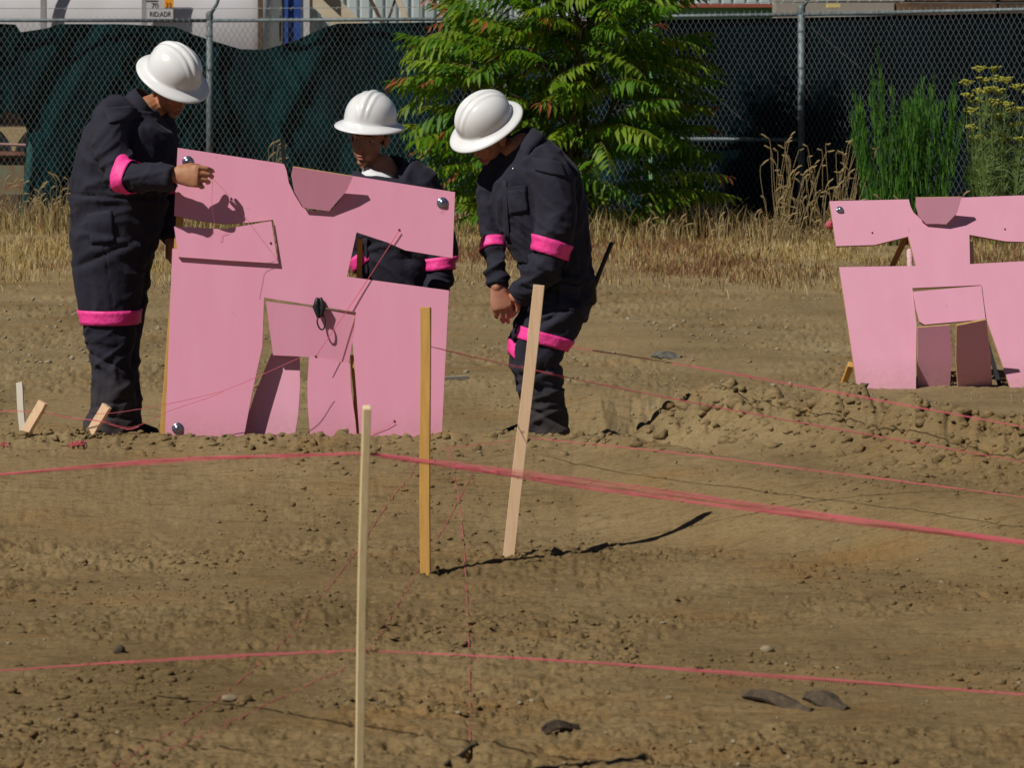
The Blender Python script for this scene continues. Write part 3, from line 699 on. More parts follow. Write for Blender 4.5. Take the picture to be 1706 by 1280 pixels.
TDp = 32.2; s_ = TDp / F
tbase = Vector((at(935, 0, TDp).x, TDp, 0))
tree = empty('leafy_tree', tbase)
tag(tree, 'dense young tree with long feathery leaves growing before the fence', 'tree')
rt = random.Random(77)
stems = []
for k in range(7):
    a = R(rt.uniform(0, 360)); sp = rt.uniform(0.2, 1.0); top = tbase + Vector((math.cos(a) * sp, math.sin(a) * sp * 0.6, rt.uniform(2.4, 3.3)))
    p1 = tbase + Vector((math.cos(a) * 0.12, math.sin(a) * 0.1, 0.3)); p2 = p1.lerp(top, 0.5) + Vector((rt.uniform(-.1, .1), 0, 0.1))
    pts = catmull([tbase + Vector((0.03 * math.cos(a), 0.03 * math.sin(a), -0.05)), p1, p2, top], 6); stems.append(pts)
    bm = bmesh.new(); n_ = len(pts); tube(bm, pts, [0.035 * (1 - 0.8 * i / n_) + 0.005 for i in range(n_)], n=8); mesh_bm('trunk' if k == 0 else 'stem', bm, M_BARK, tree, True)
# crown envelope in photo pixels (row -> left, right)
EY = [-340, -136, -60, 0, 60, 110, 160, 210, 260, 310, 350, 400, 430]
EL = [800, 730, 700, 712, 672, 650, 655, 662, 668, 690, 730, 800, 860]
ER = [1090, 1150, 1170, 1165, 1190, 1210, 1200, 1190, 1185, 1225, 1215, 1150, 1060]
leaves = []
N_L = 560
for k in range(N_L):
    py = rt.uniform(-330, 428); l_ = np.interp(py, EY, EL); r_ = np.interp(py, EY, ER); c = 935
    u = rt.uniform(-1, 1); u = math.copysign(abs(u) ** 0.8, u)
    px_tip = c + (u * (r_ - c) if u > 0 else u * (c - l_))
    dep = math.sqrt(max(0, 1 - u * u)); yy = TDp - rt.uniform(-0.35, 1.0) * dep * 1.35
    tip = at(px_tip, py, TDp); tip.y = min(yy, 33.3 if px_tip > 1050 else 34.5)
    Lk = rt.randrange(16)
    # direction outward from the stem axis, spreading
    out = Vector((tip.x - tbase.x, (tip.y - tbase.y) * 0.9, 0)); out.z = 0
    if out.length < 0.2: out = Vector((rt.uniform(-1, 1), -1, 0))
    out.normalize(); out = (out + Vector((rt.uniform(-.45, .45), rt.uniform(-.45, .45), 0))).normalized()
    el = R(rt.uniform(-12, 30)) if py > 60 else R(rt.uniform(5, 50))
    x = Vector((out.x * math.cos(el), out.y * math.cos(el), math.sin(el)))
    y = Vector((0, 0, 1)).cross(x).normalized(); z = x.cross(y)
    rl = R(rt.uniform(-25, 25)); y2 = y * math.cos(rl) + z * math.sin(rl); z2 = x.cross(y2)
    sc_ = rt.uniform(0.9, 1.3); Lx = float(LV[Lk][0][:, 0].max()) * sc_
    org = tip - x * Lx * 0.95 + Vector((0, 0, 0.1))
    if org.z < 0.1: continue
    Mx = Matrix((x, y2, z2)).transposed().to_4x4(); Mx = Matrix.Translation(org) @ Mx @ Matrix.Scale(sc_, 4)
    leaves.append((tip.y - abs(u) * 0.3, Lk, Mx, org))
leaves.sort(key=lambda q: q[0])
for (_, k, Mx, org) in leaves[:298]:
    o = bpy.data.objects.new('leaf', LM[k]); COL.objects.link(o); o.parent = tree; o.matrix_parent_inverse = Matrix.Translation(-tbase); o.matrix_basis = Mx
Vs, Ts, Ms = [], [], []; off = 0
for (_, k, Mx, org) in leaves[298:]:
    V, T, MI = LV[k]; A = np.array(Mx); Vs.append(V @ A[:3, :3].T + A[:3, 3]); Ts.append(T + off); Ms.append(MI); off += len(V)
o = mesh_np('foliage', np.concatenate(Vs), np.concatenate(Ts), [M_LEAF, M_LEAF2, M_RACH, M_LEAFR], tree, midx=np.concatenate(Ms)); o['kind'] = 'stuff'
bm = bmesh.new()
for (_, k, Mx, org) in leaves[::3]:
    st = stems[rt.randrange(len(stems))]; q = min(st, key=lambda p: (Vector(p) - org + Vector((0, 0, 0.35))).length); q = Vector(q)
    m_ = q.lerp(org, 0.5) + Vector((0, 0, 0.05)); tube(bm, [q, m_, org], [0.012, 0.008, 0.004], n=5)
mesh_bm('twigs', bm, M_BARK, tree, True)['kind'] = 'stuff'

# ------------------------------------------------------------------ broom, fennel, seeding grass
M_BR = [mat('broom_green', (0.05, 0.16, 0.012), 0.6, 0.3, translucent=(0.05, 0.17, 0.02)), mat('broom_light_green', (0.10, 0.23, 0.02), 0.6, 0.3, translucent=(0.09, 0.22, 0.03)),
        mat('broom_dark_green', (0.018, 0.055, 0.014), 0.6, 0.3)]
def broom(px0, px1, D, tops, seed, label, n=5200):
    r = np.random.default_rng(seed); s = D / F
    o = empty('broom_shrub', Vector((at((px0 + px1) / 2, 0, D).x, D, 0))); tag(o, label, 'shrub')
    cx = r.uniform(px0 + 12, px1 - 12, 46); cen = (px0 + px1) / 2
    X, Y, Z, H = [], [], [], []; SX, SY = [], []
    bm = bmesh.new()
    for c in cx:
        top = np.interp(c, *tops) + r.normal(0, 18) + abs(r.normal(0, 22)); y0 = D + r.uniform(-0.4, 0.4); x0 = (cen + (c - cen) * 0.55 - HX) * s; x1 = (c + r.normal(0, 5) - HX) * s
        zt = CZ - (top - HY) * s
        tube(bm, [(x0, y0, 0), ((x0 * .6 + x1 * .4), y0, zt * 0.5), (x1, y0, zt)], [0.008, 0.006, 0.002], n=4)
        m = n // 46; t = r.random(m) ** 0.8; hh = r.uniform(0.10, 0.24, m) * (1 - 0.45 * t)
        px_ = x0 + (x1 - x0) * t ** 1.2 + r.normal(0, 1, m) * (0.035 * (1 - t) + 0.008); pz = zt * t * 0.92
        X.append(px_); Y.append(y0 + r.normal(0, 0.05, m)); Z.append(pz); H.append(hh)
    X, Y, Z, H = map(np.concatenate, (X, Y, Z, H))
    mesh_bm('stem', bm, M_BR[2], o)
    b = blades('sprays', X, Y, H, 0.010 + 0.004 * r.random(len(X)), 0.13, M_BR, None, seed, parent=o, base=Z, midx=r.choice([0, 1, 2], len(X), p=[.5, .25, .25]))
    return o
broom(1405, 1612, 30.6, ([1400, 1420, 1455, 1490, 1512, 1535, 1565, 1590, 1612], [200, 175, 118, 165, 130, 118, 160, 150, 215]), 31, 'tall upright green broom shrub growing behind the right pink panel')
broom(1600, 1700, 31.0, ([1600, 1650, 1700], [250, 270, 290]), 33, 'low olive green broom growth under the yellow fennel', 2200)

M_FEN = mat('fennel_green', (0.17, 0.25, 0.07), 0.6, translucent=(0.2, 0.28, 0.08)); M_UMB = mat('fennel_yellow', (0.46, 0.46, 0.08), 0.7, translucent=(0.5, 0.5, 0.08))
fen = empty('fennel_plant', Vector((at(1655, 0, 30.2).x, 30.2, 0))); tag(fen, 'wild fennel with flat yellow flower heads at the right end of the fence', 'plant')
rf = random.Random(9); heads = [(1632, 112), (1653, 113), (1610, 135), (1640, 131), (1660, 128), (1678, 131), (1697, 142), (1612, 156), (1630, 150), (1650, 147), (1667, 150), (1625, 165), (1652, 168), (1676, 171), (1698, 180), (1616, 182), (1640, 190), (1662, 192), (1684, 183), (1619, 210), (1655, 223), (1693, 204), (1668, 232), (1625, 228), (1715, 150), (1725, 185), (1700, 230)]
for (hx, hy) in heads:
    h = at(hx + rf.uniform(-2, 2), hy, 30.2 + rf.uniform(-0.35, 0.35)); b = Vector((at(1655 + (hx - 1655) * 0.35, 0, 30.2).x, h.y, 0.0))
    bm = bmesh.new(); tube(bm, catmull([b, b.lerp(h, 0.55) + Vector((rf.uniform(-.05, .05), 0, 0.1)), h - Vector((0, 0, 0.05))], 5), 0.0045, n=4)
    for q in range(24):   # feathery side fronds
        t = rf.uniform(0.25, 0.85); p = b.lerp(h, t); d = Vector((rf.uniform(-1, 1), rf.uniform(-.6, .6), rf.uniform(0.2, 0.9))).normalized()
        for w_ in range(4): tube(bm, [p, p + (d + Vector((rf.uniform(-.5, .5), 0, rf.uniform(-.4, .4)))) * rf.uniform(0.06, 0.15)], [0.0034, 0.0014], n=3, caps=False)
    st = mesh_bm('stem', bm, M_FEN, fen)
    bm = bmesh.new()
    for q in range(20):
        a = rf.uniform(0, 6.28); rr_ = rf.uniform(0.0, 0.085); tp = h + Vector((math.cos(a) * rr_, math.sin(a) * rr_, rf.uniform(-0.022, 0.016)))
        tube(bm, [h - Vector((0, 0, 0.05)), tp], 0.0018, n=3, caps=False)
        bmesh.ops.create_icosphere(bm, subdivisions=1, radius=rf.uniform(0.010, 0.017), matrix=Matrix.Translation(tp) @ Matrix.Diagonal((1.2, 1.2, 0.6, 1)))
    mesh_bm('flower_head', bm, M_UMB, st)

M_SEED = mat('straw_seed_head', (0.42, 0.32, 0.16), 0.85, translucent=(0.42, 0.31, 0.14))
def seeding_grass(px0, px1, D, n, hmin, hmax, seed, label):
    r = random.Random(seed); bm = bmesh.new()
    for k in range(n):
        px = r.uniform(px0, px1); b = Vector((at(px, 0, D).x, D + r.uniform(-0.5, 0.4), 0.0)); H = hmin + (hmax - hmin) * r.random() ** 1.5; ln = r.uniform(-0.22, 0.32)
        top = b + Vector((ln * H, 0, H)); side = r.choice((-1, 1, 1)); hd = r.uniform(0.05, 0.12); dr = r.uniform(0.1, 1.1)
        pts = catmull([b, b.lerp(top, 0.5) + Vector((-0.02, 0, 0)), top, top + Vector((side * hd * 0.35, 0, hd * dr)), top + Vector((side * hd * 0.8, 0, hd * dr * 1.45))], 3)
        n_ = len(pts); tube(bm, pts, [0.0027 if i < n_ * 0.6 else 0.0066 * math.sin(math.pi * min(1, (i - n_ * 0.55) / (n_ * 0.45))) + 0.002 for i in range(n_)], n=4)
    o = mesh_bm('seeding_grass', bm, M_SEED); tag(o, label, 'grass', kind='stuff'); return o
seeding_grass(1285, 1430, 30.9, 130, 0.12, 1.0, 41, 'tall dry seeding grass round the right fence post')
seeding_grass(1425, 1720, 30.0, 26, 0.2, 0.5, 42, 'dry seed stems among the green broom')
seeding_grass(440, 470, 34.8, 14, 0.5, 0.95, 43, 'few tall dry stems behind the front panel top')
seeding_grass(-20, 130, 36.0, 60, 0.15, 0.45, 44, 'dry seed stems at the left foot of the fence')
seeding_grass(240, 470, 35.9, 60, 0.10, 0.5, 45, 'dry seed stems at the fence foot behind the left panel')
seeding_grass(1040, 1290, 31.6, 26, 0.06, 0.22, 46, 'dry stems under the right side of the tree')

# ------------------------------------------------------------------ pink panels
class Pl:
    """a leaning plane through photo point (px,py) at distance D; y = nx*x + nz*z"""
    def __init__(s, px, py, D, nz, nx=0.0):
        s.p = at(px, py, D); s.n = Vector((nx, -1, nz)).normalized()
    def at(s, px, py, lift=0.0):
        d = at(px, py, 1.0) - Vector((0, 0, CZ)); o = Vector((0, 0, CZ))
        t = s.n.dot(s.p - o) / s.n.dot(d); return o + d * t + s.n * lift

def sheet(name, pl, pts, m, parent, th=0.016, lift=0.0, jitter=0.0):
    bm = bmesh.new(); fr = [bm.verts.new(pl.at(x, y, lift)) for x, y in pts]; bk = [bm.verts.new(pl.at(x, y, lift) - pl.n * th) for x, y in pts]
    f = bm.faces.new(fr); f2 = bm.faces.new(bk[::-1]); n = len(pts); f.normal_update()
    if f.normal.dot(pl.n) < 0: f.normal_flip(); f2.normal_flip()
    for i in range(n):
        q = bm.faces.new((fr[i], fr[(i + 1) % n], bk[(i + 1) % n], bk[i])); q.material_index = 1
    bmesh.ops.recalc_face_normals(bm, faces=bm.faces[:])
    return mesh_bm(name, bm, [m, M_PLY], parent)

def bolt(pl, px, py, r_, parent):
    bm = bmesh.new(); c = pl.at(px, py, 0.001); M = Matrix.Translation(c) @ pl.n.to_track_quat('Z', 'Y').to_matrix().to_4x4()
    prof = [(r_, 0), (r_, 0.003), (r_ * 0.82, 0.006), (r_ * 0.62, 0.007), (r_ * 0.6, 0.012), (r_ * 0.4, 0.017), (0.001, 0.019)]
    rings = [[bm.verts.new(M @ Vector((q * math.cos(a), q * math.sin(a), z))) for a in np.linspace(0, 2 * math.pi, 20, endpoint=False)] for q, z in prof]
    for a, b in zip(rings, rings[1:]):
        for k in range(20): bm.faces.new((a[k], a[(k + 1) % 20], b[(k + 1) % 20], b[k]))
    mesh_bm('bolt', bm, M_CHROME, parent, True)
def hole(pl, px, py, parent):
    bm = bmesh.new(); c = pl.at(px, py, 0.002); ell(bm, Matrix.Translation(c), (0, 0, 0), (0.005, 0.004, 0.006), 1); mesh_bm('string_knot', bm, mat('knot', (0.16, 0.02, 0.05), 0.8) if 'knot' not in bpy.data.materials else bpy.data.materials['knot'], parent)

A = Pl(505, 728, 13.30, 0.16)
pan = empty('pink_panel', Vector((A.p.x, 13.30, -0.1)))
tag(pan, 'tilted pink cut-out plywood panel with a figure shape, held up by the workers', 'panel')
body = [(296, 246), (473, 273), (477, 283), (481, 304), (490, 323), (503, 345), (513, 351), (548, 353), (563, 338), (577, 315), (588, 293), (758, 320), (754, 430),
        (716, 424), (675, 417), (646, 404), (594, 387), (578, 461), (748, 484), (741, 620), (735, 745), (600, 745), (597, 700), (590, 600), (587, 570), (593, 520), (440, 496), (437, 578), (420, 655), (403, 745),
        (274, 745), (280, 600), (287, 414), (464, 439), (460, 400), (455, 366), (413, 371), (371, 373), (340, 369), (315, 365), (290, 359)]
sheet('body_board', A, body, M_PINK, pan)
A1 = Pl(380, 440, A.at(380, 440).y - 0.018, 0.17)
sheet('forearm_flap', A1, [(290, 377), (343, 380), (371, 382), (413, 375), (452, 368), (457, 400), (463, 439), (380, 434), (296, 428), (294, 405)], M_PINK, pan, 0.014)
A2 = Pl(525, 352, A.at(525, 352).y - 0.018, -0.22)
sheet('head_flap', A2, [(488, 278), (588, 294), (578, 317), (548, 352), (505, 346), (490, 319), (485, 291)], M_PINK, pan, 0.014)
A3 = Pl(515, 505, A.at(515, 505).y + 0.006, 0.03)
sheet('hip_flap', A3, [(443, 502), (592, 521), (587, 570), (581, 606), (545, 600), (520, 595), (455, 592), (452, 570)], M_PINK, pan, 0.014)
A4 = Pl(450, 730, 13.365, 0.22)
sheet('leg_flap', A4, [(452, 589), (499, 594), (500, 640), (497, 690), (488, 745), (396, 745), (425, 655)], M_PINK2, pan, 0.014)  # paler pink puts the brighter light on this leaning flap into its colour
A5 = Pl(560, 730, 13.34, 0.14)
sheet('leg_flap', A5, [(515, 594), (583, 606), (585, 650), (592, 700), (596, 745), (518, 745), (513, 680), (512, 640)], M_PINK, pan, 0.014)
for (px, py) in ((313, 269), (737, 338), (296, 714)): bolt(A, px, py, 0.025, pan)
for (px, py) in ((665, 383), (657, 702), (385, 331), (526, 594)): hole(A if py != 594 else A3, px, py, pan)
hole(A1, 451, 405, pan)
# timber prop behind, seen in the right armhole
beam('prop', A.at(598, 392, -0.10), A.at(585, 720, -0.35) , 0.022, 0.03, M_WOOD_Y, parent=pan)
beam('prop', A.at(303, 300, -0.03), A.at(266, 735, -0.12), 0.03, 0.02, M_WOOD_Y, parent=pan)
beam('prop', A.at(474, 300, -0.05), A.at(470, 233, -0.03), 0.018, 0.012, M_BLACK, parent=pan)
beam('prop', A.at(586, 590, -0.06), A.at(598, 728, -0.08), 0.02, 0.02, M_WOOD_Y, parent=pan)
# black clip hanging at the hip hinge
clip = empty('spring_clip', A.at(533, 512, 0.01)); tag(clip, 'black spring clip clamped on the hinge in the middle of the front panel', 'clip')
bm = bmesh.new()
capsule(bm, [A.at(529, 500, 0.014), A.at(527, 512, 0.016), A.at(531, 528, 0.014)], [0.010, 0.016, 0.009], [0.01, 0.012, 0.008])
capsule(bm, [A.at(535, 499, 0.014), A.at(539, 512, 0.020), A.at(536, 526, 0.018)], [0.008, 0.013, 0.007], [0.01, 0.012, 0.008])
mesh_bm('jaw', bm, M_BLACK, clip, True)
bm = bmesh.new(); loop = [A.at(531, 524, 0.012), A.at(529, 538, 0.02), A.at(534, 549, 0.02), A.at(540, 548, 0.02), A.at(542, 536, 0.02), A.at(538, 524, 0.014)]
tube(bm, catmull(loop, 4), 0.0035, n=6); mesh_bm('loop', bm, M_BLACK, clip, True)

B = Pl(1500, 650, 15.75, 0.50, 0.10)
pan2 = empty('pink_panel', Vector((B.p.x, 15.75, 0.0)))
tag(pan2, 'pale pink cut-out plywood panel leaning back alone at the right edge', 'panel')
body2 = [(1382, 335), (1514, 332), (1517, 344), (1522, 354), (1543, 373), (1577, 374), (1593, 358), (1602, 329), (1770, 323), (1772, 398), (1706, 403), (1675, 402), (1615, 391), (1616, 440),
         (1765, 432), (1762, 560), (1757, 660), (1688, 660), (1664, 590), (1644, 534), (1635, 475), (1520, 480), (1527, 541), (1526, 600), (1526, 660), (1430, 660), (1414, 550), (1398, 445), (1526, 443), (1518, 412), (1513, 394), (1457, 408), (1393, 410)]
sheet('body_board', B, body2, M_PINK2, pan2)
B2 = Pl(1560, 374, B.at(1560, 374).y - 0.02, -0.12)
sheet('head_flap', B2, [(1526, 329), (1602, 328), (1595, 354), (1577, 373), (1543, 373), (1531, 361), (1526, 345)], M_PINK2, pan2, 0.014)
B3 = Pl(1580, 480, B.at(1580, 480).y - 0.006, 0.50, 0.1)
sheet('hip_flap', B3, [(1521, 486), (1635, 476), (1642, 532), (1540, 541), (1532, 536), (1526, 515)], M_PINK2, pan2, 0.014)
B4 = Pl(1556, 655, B.at(1556, 650).y + 0.12, -0.28, 0.1)
sheet('leg_flap', B4, [(1529, 546), (1582, 542), (1586, 590), (1582, 655), (1529, 655)], M_PINK2, pan2, 0.014)
B5 = Pl(1620, 655, B.at(1620, 650).y + 0.10, -0.52, 0.25)
sheet('leg_flap', B5, [(1594, 543), (1643, 533), (1650, 590), (1654, 655), (1597, 655), (1593, 600)], M_PINK2, pan2, 0.014)
bolt(B, 1399, 350, 0.020, pan2); hole(B, 1453, 388, pan2); hole(B, 1674, 382, pan2)
beam('prop', B.at(1512, 390, -0.06), B.at(1484, 450, -0.25), 0.026, 0.03, M_WOOD_O, parent=pan2)
q1 = B.at(1421, 600, -0.06); beam('prop', q1, Vector((at(1400, 0, q1.y + 0.25).x, q1.y + 0.25, -0.06)), 0.028, 0.03, M_WOOD_Y, parent=pan2)
beam('prop', B.at(1652, 560, -0.10), B.at(1676, 655, -0.06), 0.02, 0.02, M_BLACK, parent=pan2)
beam('prop', B.at(1650, 632, -0.10), B.at(1690, 632, -0.10), 0.014, 0.014, M_BLACK, parent=pan2)
beam('prop', B.at(1619, 398, -0.04), B.at(1622, 441, -0.05), 0.03, 0.02, M_WOOD_P, parent=pan2)
bm = bmesh.new(); capsule(bm, [B.at(1518, 414, -0.04), B.at(1520, 440, -0.05)], 0.016, n=10)
tag(mesh_bm('string_spool', bm, mat('pale_pink_twine', (0.7, 0.45, 0.5), 0.8, bump=(60, 0.6, 0.01)), None, True), 'pale pink twine spool hanging in the left armhole of the right panel', 'spool')
bm = bmesh.new(); c = B.at(1384, 372, -0.02)
for k in range(9):
    a0 = random.uniform(0, 6.28); ax = Vector((random.uniform(-1, 1), random.uniform(-1, 1), random.uniform(-1, 1))).normalized(); u_, v_ = ax.orthogonal().normalized(), None; v_ = ax.cross(u_)
    tube(bm, [c + (u_ * math.cos(t) + v_ * math.sin(t)) * 0.02 for t in np.linspace(0, 6.28, 14)], 0.004, n=5)
tag(mesh_bm('string_ball', bm, M_STRING, None, True), 'small ball of pink string at the left edge of the right panel', 'string')

# ------------------------------------------------------------------ stakes
def stake(name, p, q, wd, th, m, label, cat='stake', group=None, turn=0.0, point=False):
    p = Vector(p); q = Vector(q); z = (q - p).normalized(); y = Vector((math.sin(turn), math.cos(turn), 0)); x = y.cross(z).normalized(); y = z.cross(x)
    Mx = Matrix((x, y, z)).transposed(); bm = bmesh.new(); vs = box(bm, (p + q) / 2, (wd, th, (q - p).length), Mx)
    bmesh.ops.subdivide_edges(bm, edges=[e for e in bm.edges if abs((e.verts[0].co - e.verts[1].co).normalized().dot(z)) > 0.9], cuts=8)
    for v in bm.verts:
        t = (v.co - p).dot(z) / (q - p).length
        v.co += x * 0.0022 * math.sin(t * 5 + wd * 90) + y * 0.002 * math.cos(t * 4)
        if t > 0.95: v.co += Vector((random.uniform(-.0015, .0015), 0, random.uniform(-.002, .002)))
    bmesh.ops.bevel(bm, geom=[e for e in bm.edges if e.calc_face_angle(0) > 1], offset=0.0012, segments=1, affect='EDGES')
    o = mesh_bm(name, bm, m); tag(o, label, cat, group); return o
stake('wooden_stake', at(596.5, 1330, 7.62), at(611, 678, 7.40), 0.019, 0.036, M_WOOD_W, 'thin pale stake nearest the camera, seen edge-on and out of focus', turn=-0.12)
stake('wooden_stake', at(709, 975, 11.03), at(708.5, 512, 11.05), 0.036, 0.019, M_WOOD_Y, 'upright yellow-brown stake left of the leaning pale one', turn=0.15)
stake('wooden_stake', at(845, 958, 11.42), at(897, 475, 11.46), 0.042, 0.019, M_WOOD_P, 'pale stake leaning right in front of the crouched worker')
stake('wooden_peg', at(40, 735, 13.25), at(32, 638, 13.3), 0.027, 0.02, mat('bleached_pine', (0.72, 0.66, 0.55), 0.8), 'greyish white peg upright at far left', 'peg')
stake('wooden_peg', at(40, 728, 13.12), at(72, 670, 13.1), 0.040, 0.024, M_WOOD_P, 'short orange-tan peg leaning right beside the greyish peg', 'peg', turn=0.5)
stake('wooden_peg', at(150, 726, 13.12), at(178, 676, 13.1), 0.040, 0.022, M_WOOD_P, 'short pale peg wound with pink string at the left worker\'s feet', 'peg', turn=0.5)

for (px, py, D_, sd_) in ((709, 952, 11.03, 61), (848, 934, 11.42, 62), (40, 722, 13.15, 63), (150, 722, 13.1, 64)):
    c = at(px, py, D_); r_ = np.random.default_rng(sd_); k = 60; a_ = r_.uniform(0, 6.28, k); q_ = 0.02 + np.abs(r_.normal(0, 0.045, k))
    xx, yy = c.x + np.cos(a_) * q_, D_ + np.sin(a_) * q_; S_ = r_.uniform(0.003, 0.011, k) * (1.3 - np.minimum(q_ * 6, 0.9))
    lumps('soil_crumbs', np.stack([xx, yy, ground_h(xx, yy) + S_ * 0.3], -1), S_, M_DIRT, 'loose crumbs of soil pushed up round a stake', seed=sd_)
# ------------------------------------------------------------------ strings
def strands(name, ctrl, label, n, spread, rad, sagm=0.0, wob=0.002, seed=0, cat='string', frays=0):
    """ctrl: list of (px,py,D); a bundle of thin twisted strands"""
    r = random.Random(seed); pts = [at(*c) for c in ctrl]; P = catmull(pts, 14) if len(pts) > 2 else [np.array(pts[0].lerp(pts[1], i / 30)) for i in range(31)]
    P = [Vector(p) for p in P]; N = len(P)
    root = empty(name, P[0]); tag(root, label, cat)
    for k in range(n):
        a0 = r.uniform(0, 6.28); tw = r.uniform(-7, 7); sp = spread * r.uniform(0.3, 1.0); bm = bmesh.new(); Q = []
        for i, p in enumerate(P):
            t = i / (N - 1); a = a0 + tw * t; env = 0.25 + 0.75 * math.sin(math.pi * min(1, max(0, t)))
            Q.append(p + Vector((0, 0, 1)) * (math.sin(a) * sp * env - sagm * 4 * t * (1 - t) + r.uniform(-wob, wob)) + Vector((0, 1, 0)) * math.cos(a) * sp)
        tube(bm, Q, rad, n=5); mesh_bm('strand', bm, M_STRING, root, True)
    if frays:
        bm = bmesh.new()
        for k in range(frays):
            i = r.randrange(1, N - 1); p = P[i]; capsule(bm, [p, p + Vector((r.uniform(-.02, .02), 0, r.uniform(-.012, .012)))], rad * 1.6, n=5)
        mesh_bm('knots', bm, M_STRING, root, True)['kind'] = 'stuff'
strands('string_line', [(609, 756, 7.43), (850, 790, 7.35), (1200, 838, 7.2), (1760, 912, 6.8)], 'thick bundle of pink string running right from the nearest stake', 14, 0.0135, 0.0009, 0.0, 0.0012, 1, frays=10)
strands('string_line', [(608, 755, 7.43), (300, 768, 7.8), (-60, 796, 8.4)], 'bundle of pink string running left from the nearest stake', 9, 0.0075, 0.0009, 0.0, 0.001, 2, frays=6)
strands('string_line', [(601, 1085, 7.55), (900, 1101, 7.4), (1300, 1128, 7.3), (1760, 1162, 7.1)], 'low pink string running right from the nearest stake near the ground', 5, 0.0045, 0.0009, 0, 0.0008, 3, frays=5)
strands('string_line', [(601, 1084, 7.55), (300, 1098, 7.8), (-60, 1122, 8.2)], 'low pink string running left from the nearest stake near the ground', 4, 0.004, 0.0009, 0, 0.0008, 4, frays=3)
strands('string_line', [(718, 578, 11.06), (857, 610, 11.48), (1200, 680, 11.6), (1760, 780, 11.5)], 'pink string running right from the upright yellow stake past the worker\'s shins', 4, 0.0050, 0.0009, 0, 0.001, 5, frays=10)
strands('string_line', [(880, 729, 12.80), (1100, 752, 12.25), (1400, 790, 11.6), (1760, 836, 10.9)], 'pink string along the pit edge right of the leaning stake', 4, 0.0050, 0.0008, 0, 0.001, 6, frays=8)
strands('string_line', [(735, 748, 12.75), (800, 741, 12.8), (880, 730, 12.9)], 'short faint pink string lying before the right worker\'s feet', 1, 0.001, 0.0014, 0, 0.003, 16)
strands('string_line', [(925, 574, 14.3), (1100, 602, 13.8), (1350, 646, 12.9), (1760, 722, 11.7)], 'faint far pink string passing in front of the right panel', 4, 0.006, 0.0010, 0, 0.0012, 7, frays=6)
def ground_pt(px, py):
    D = F * 1.49 / (py - HY)
    for _ in range(14):
        p = at(px, py, D); D = 0.5 * D + 0.5 * F * (CZ - gz(p.x, p.y)) / (py - HY)
    return at(px, py, D)
def ground_string(ctrl, label, rad, seed):
    """twine lying on the soil, following its bumps"""
    r = random.Random(seed); C2 = catmull([(a, b, 0) for a, b in ctrl], 10); pts = []
    A0 = [ground_pt(c[0], c[1]) for c in C2]
    for i in range(len(A0) - 1):
        for k in range(3):
            p = A0[i].lerp(A0[i + 1], k / 3); q = Vector((p.x, p.y, gz(p.x, p.y))); pts.append(q)
    z = np.array([p.z for p in pts]); zs = np.convolve(np.pad(z, 4, mode='edge'), np.ones(9) / 9, 'valid')
    for p, a_ in zip(pts, zs): p.z = max(a_, p.z - 0.004) + 0.0015
    bm = bmesh.new(); tube(bm, pts, rad, n=5); tag(mesh_bm('ground_string', bm, M_STRING, None, True), label, 'string')
ground_string([(748, 745), (757, 790), (769, 870), (778, 1000), (782, 1120), (783, 1245)], 'thin pink string coming straight towards the camera between the two tall stakes', 0.0017, 8)
ground_string([(795, 770), (764, 835), (730, 896), (694, 956), (671, 994), (600, 1095), (453, 1171), (330, 1230), (180, 1290)], 'faint pink string lying diagonally from the leaning stake to the lower left', 0.0014, 9)
ground_string([(700, 765), (668, 810), (629, 866), (587, 929), (535, 994), (471, 1071), (390, 1144), (317, 1198), (180, 1285)], 'faint pink string lying diagonally left of the upright yellow stake', 0.0014, 10)
strands('string_line', [(-60, 684, 13.2), (60, 687, 13.1), (118, 697, 13.1), (165, 702, 13.08), (210, 715, 13.1), (232, 711, 13.1)], 'pink string looped from the left edge round the short pegs', 2, 0.003, 0.0015, 0, 0.001, 11)
strands('string_line', [(160, 690, 13.05), (200, 687, 13.1), (275, 674, 13.15), (330, 662, 13.2), (380, 648, 13.2), (446, 620, 13.2), (500, 596, 13.25)], 'pink string rising from the peg across the lower left of the front panel', 1, 0.001, 0.0015, 0, 0.0006, 12)
strands('string_line', [(170, 700, 13.05), (205, 712, 13.1), (232, 709, 13.12), (285, 684, 13.15), (350, 662, 13.2), (372, 653, 13.2)], 'lower pink string sagging between the peg and the front panel\'s left edge', 1, 0.001, 0.0014, 0, 0.0006, 13)
strands('panel_string', [(665, 384, A.at(665, 384, .012).y), (600, 485, A.at(600, 485, .012).y), (526, 594, A.at(526, 594, .012).y - 0.02)], 'taut pink string slanting across the right armhole of the front panel', 2, 0.0022, 0.0014, 0, 0.0003, 14)
strands('panel_string', [(657, 703, A.at(657, 703, .01).y), (640, 714, A.at(640, 714, .006).y), (618, 724, A.at(618, 724, .006).y)], 'short pink string end low on the front panel by the yellow stake', 1, 0.001, 0.0013, 0, 0.0004, 15)
bm = bmesh.new()
for (cx, cy) in ((122, 717), (130, 720), (8, 726)):
    c = at(cx, cy, 12.98); c.z = gz(c.x, c.y) + 0.006
    for k in range(3):
        q = [c + Vector((random.uniform(-.025, .025), random.uniform(-.04, .04), random.uniform(-0.004, .010))) for _ in range(5)]; tube(bm, catmull(q, 4), 0.0022, n=4)
tag(mesh_bm('string_tangle', bm, M_STRING, None, True), 'loose tangle of pink string on the soil between the short pegs', 'string')

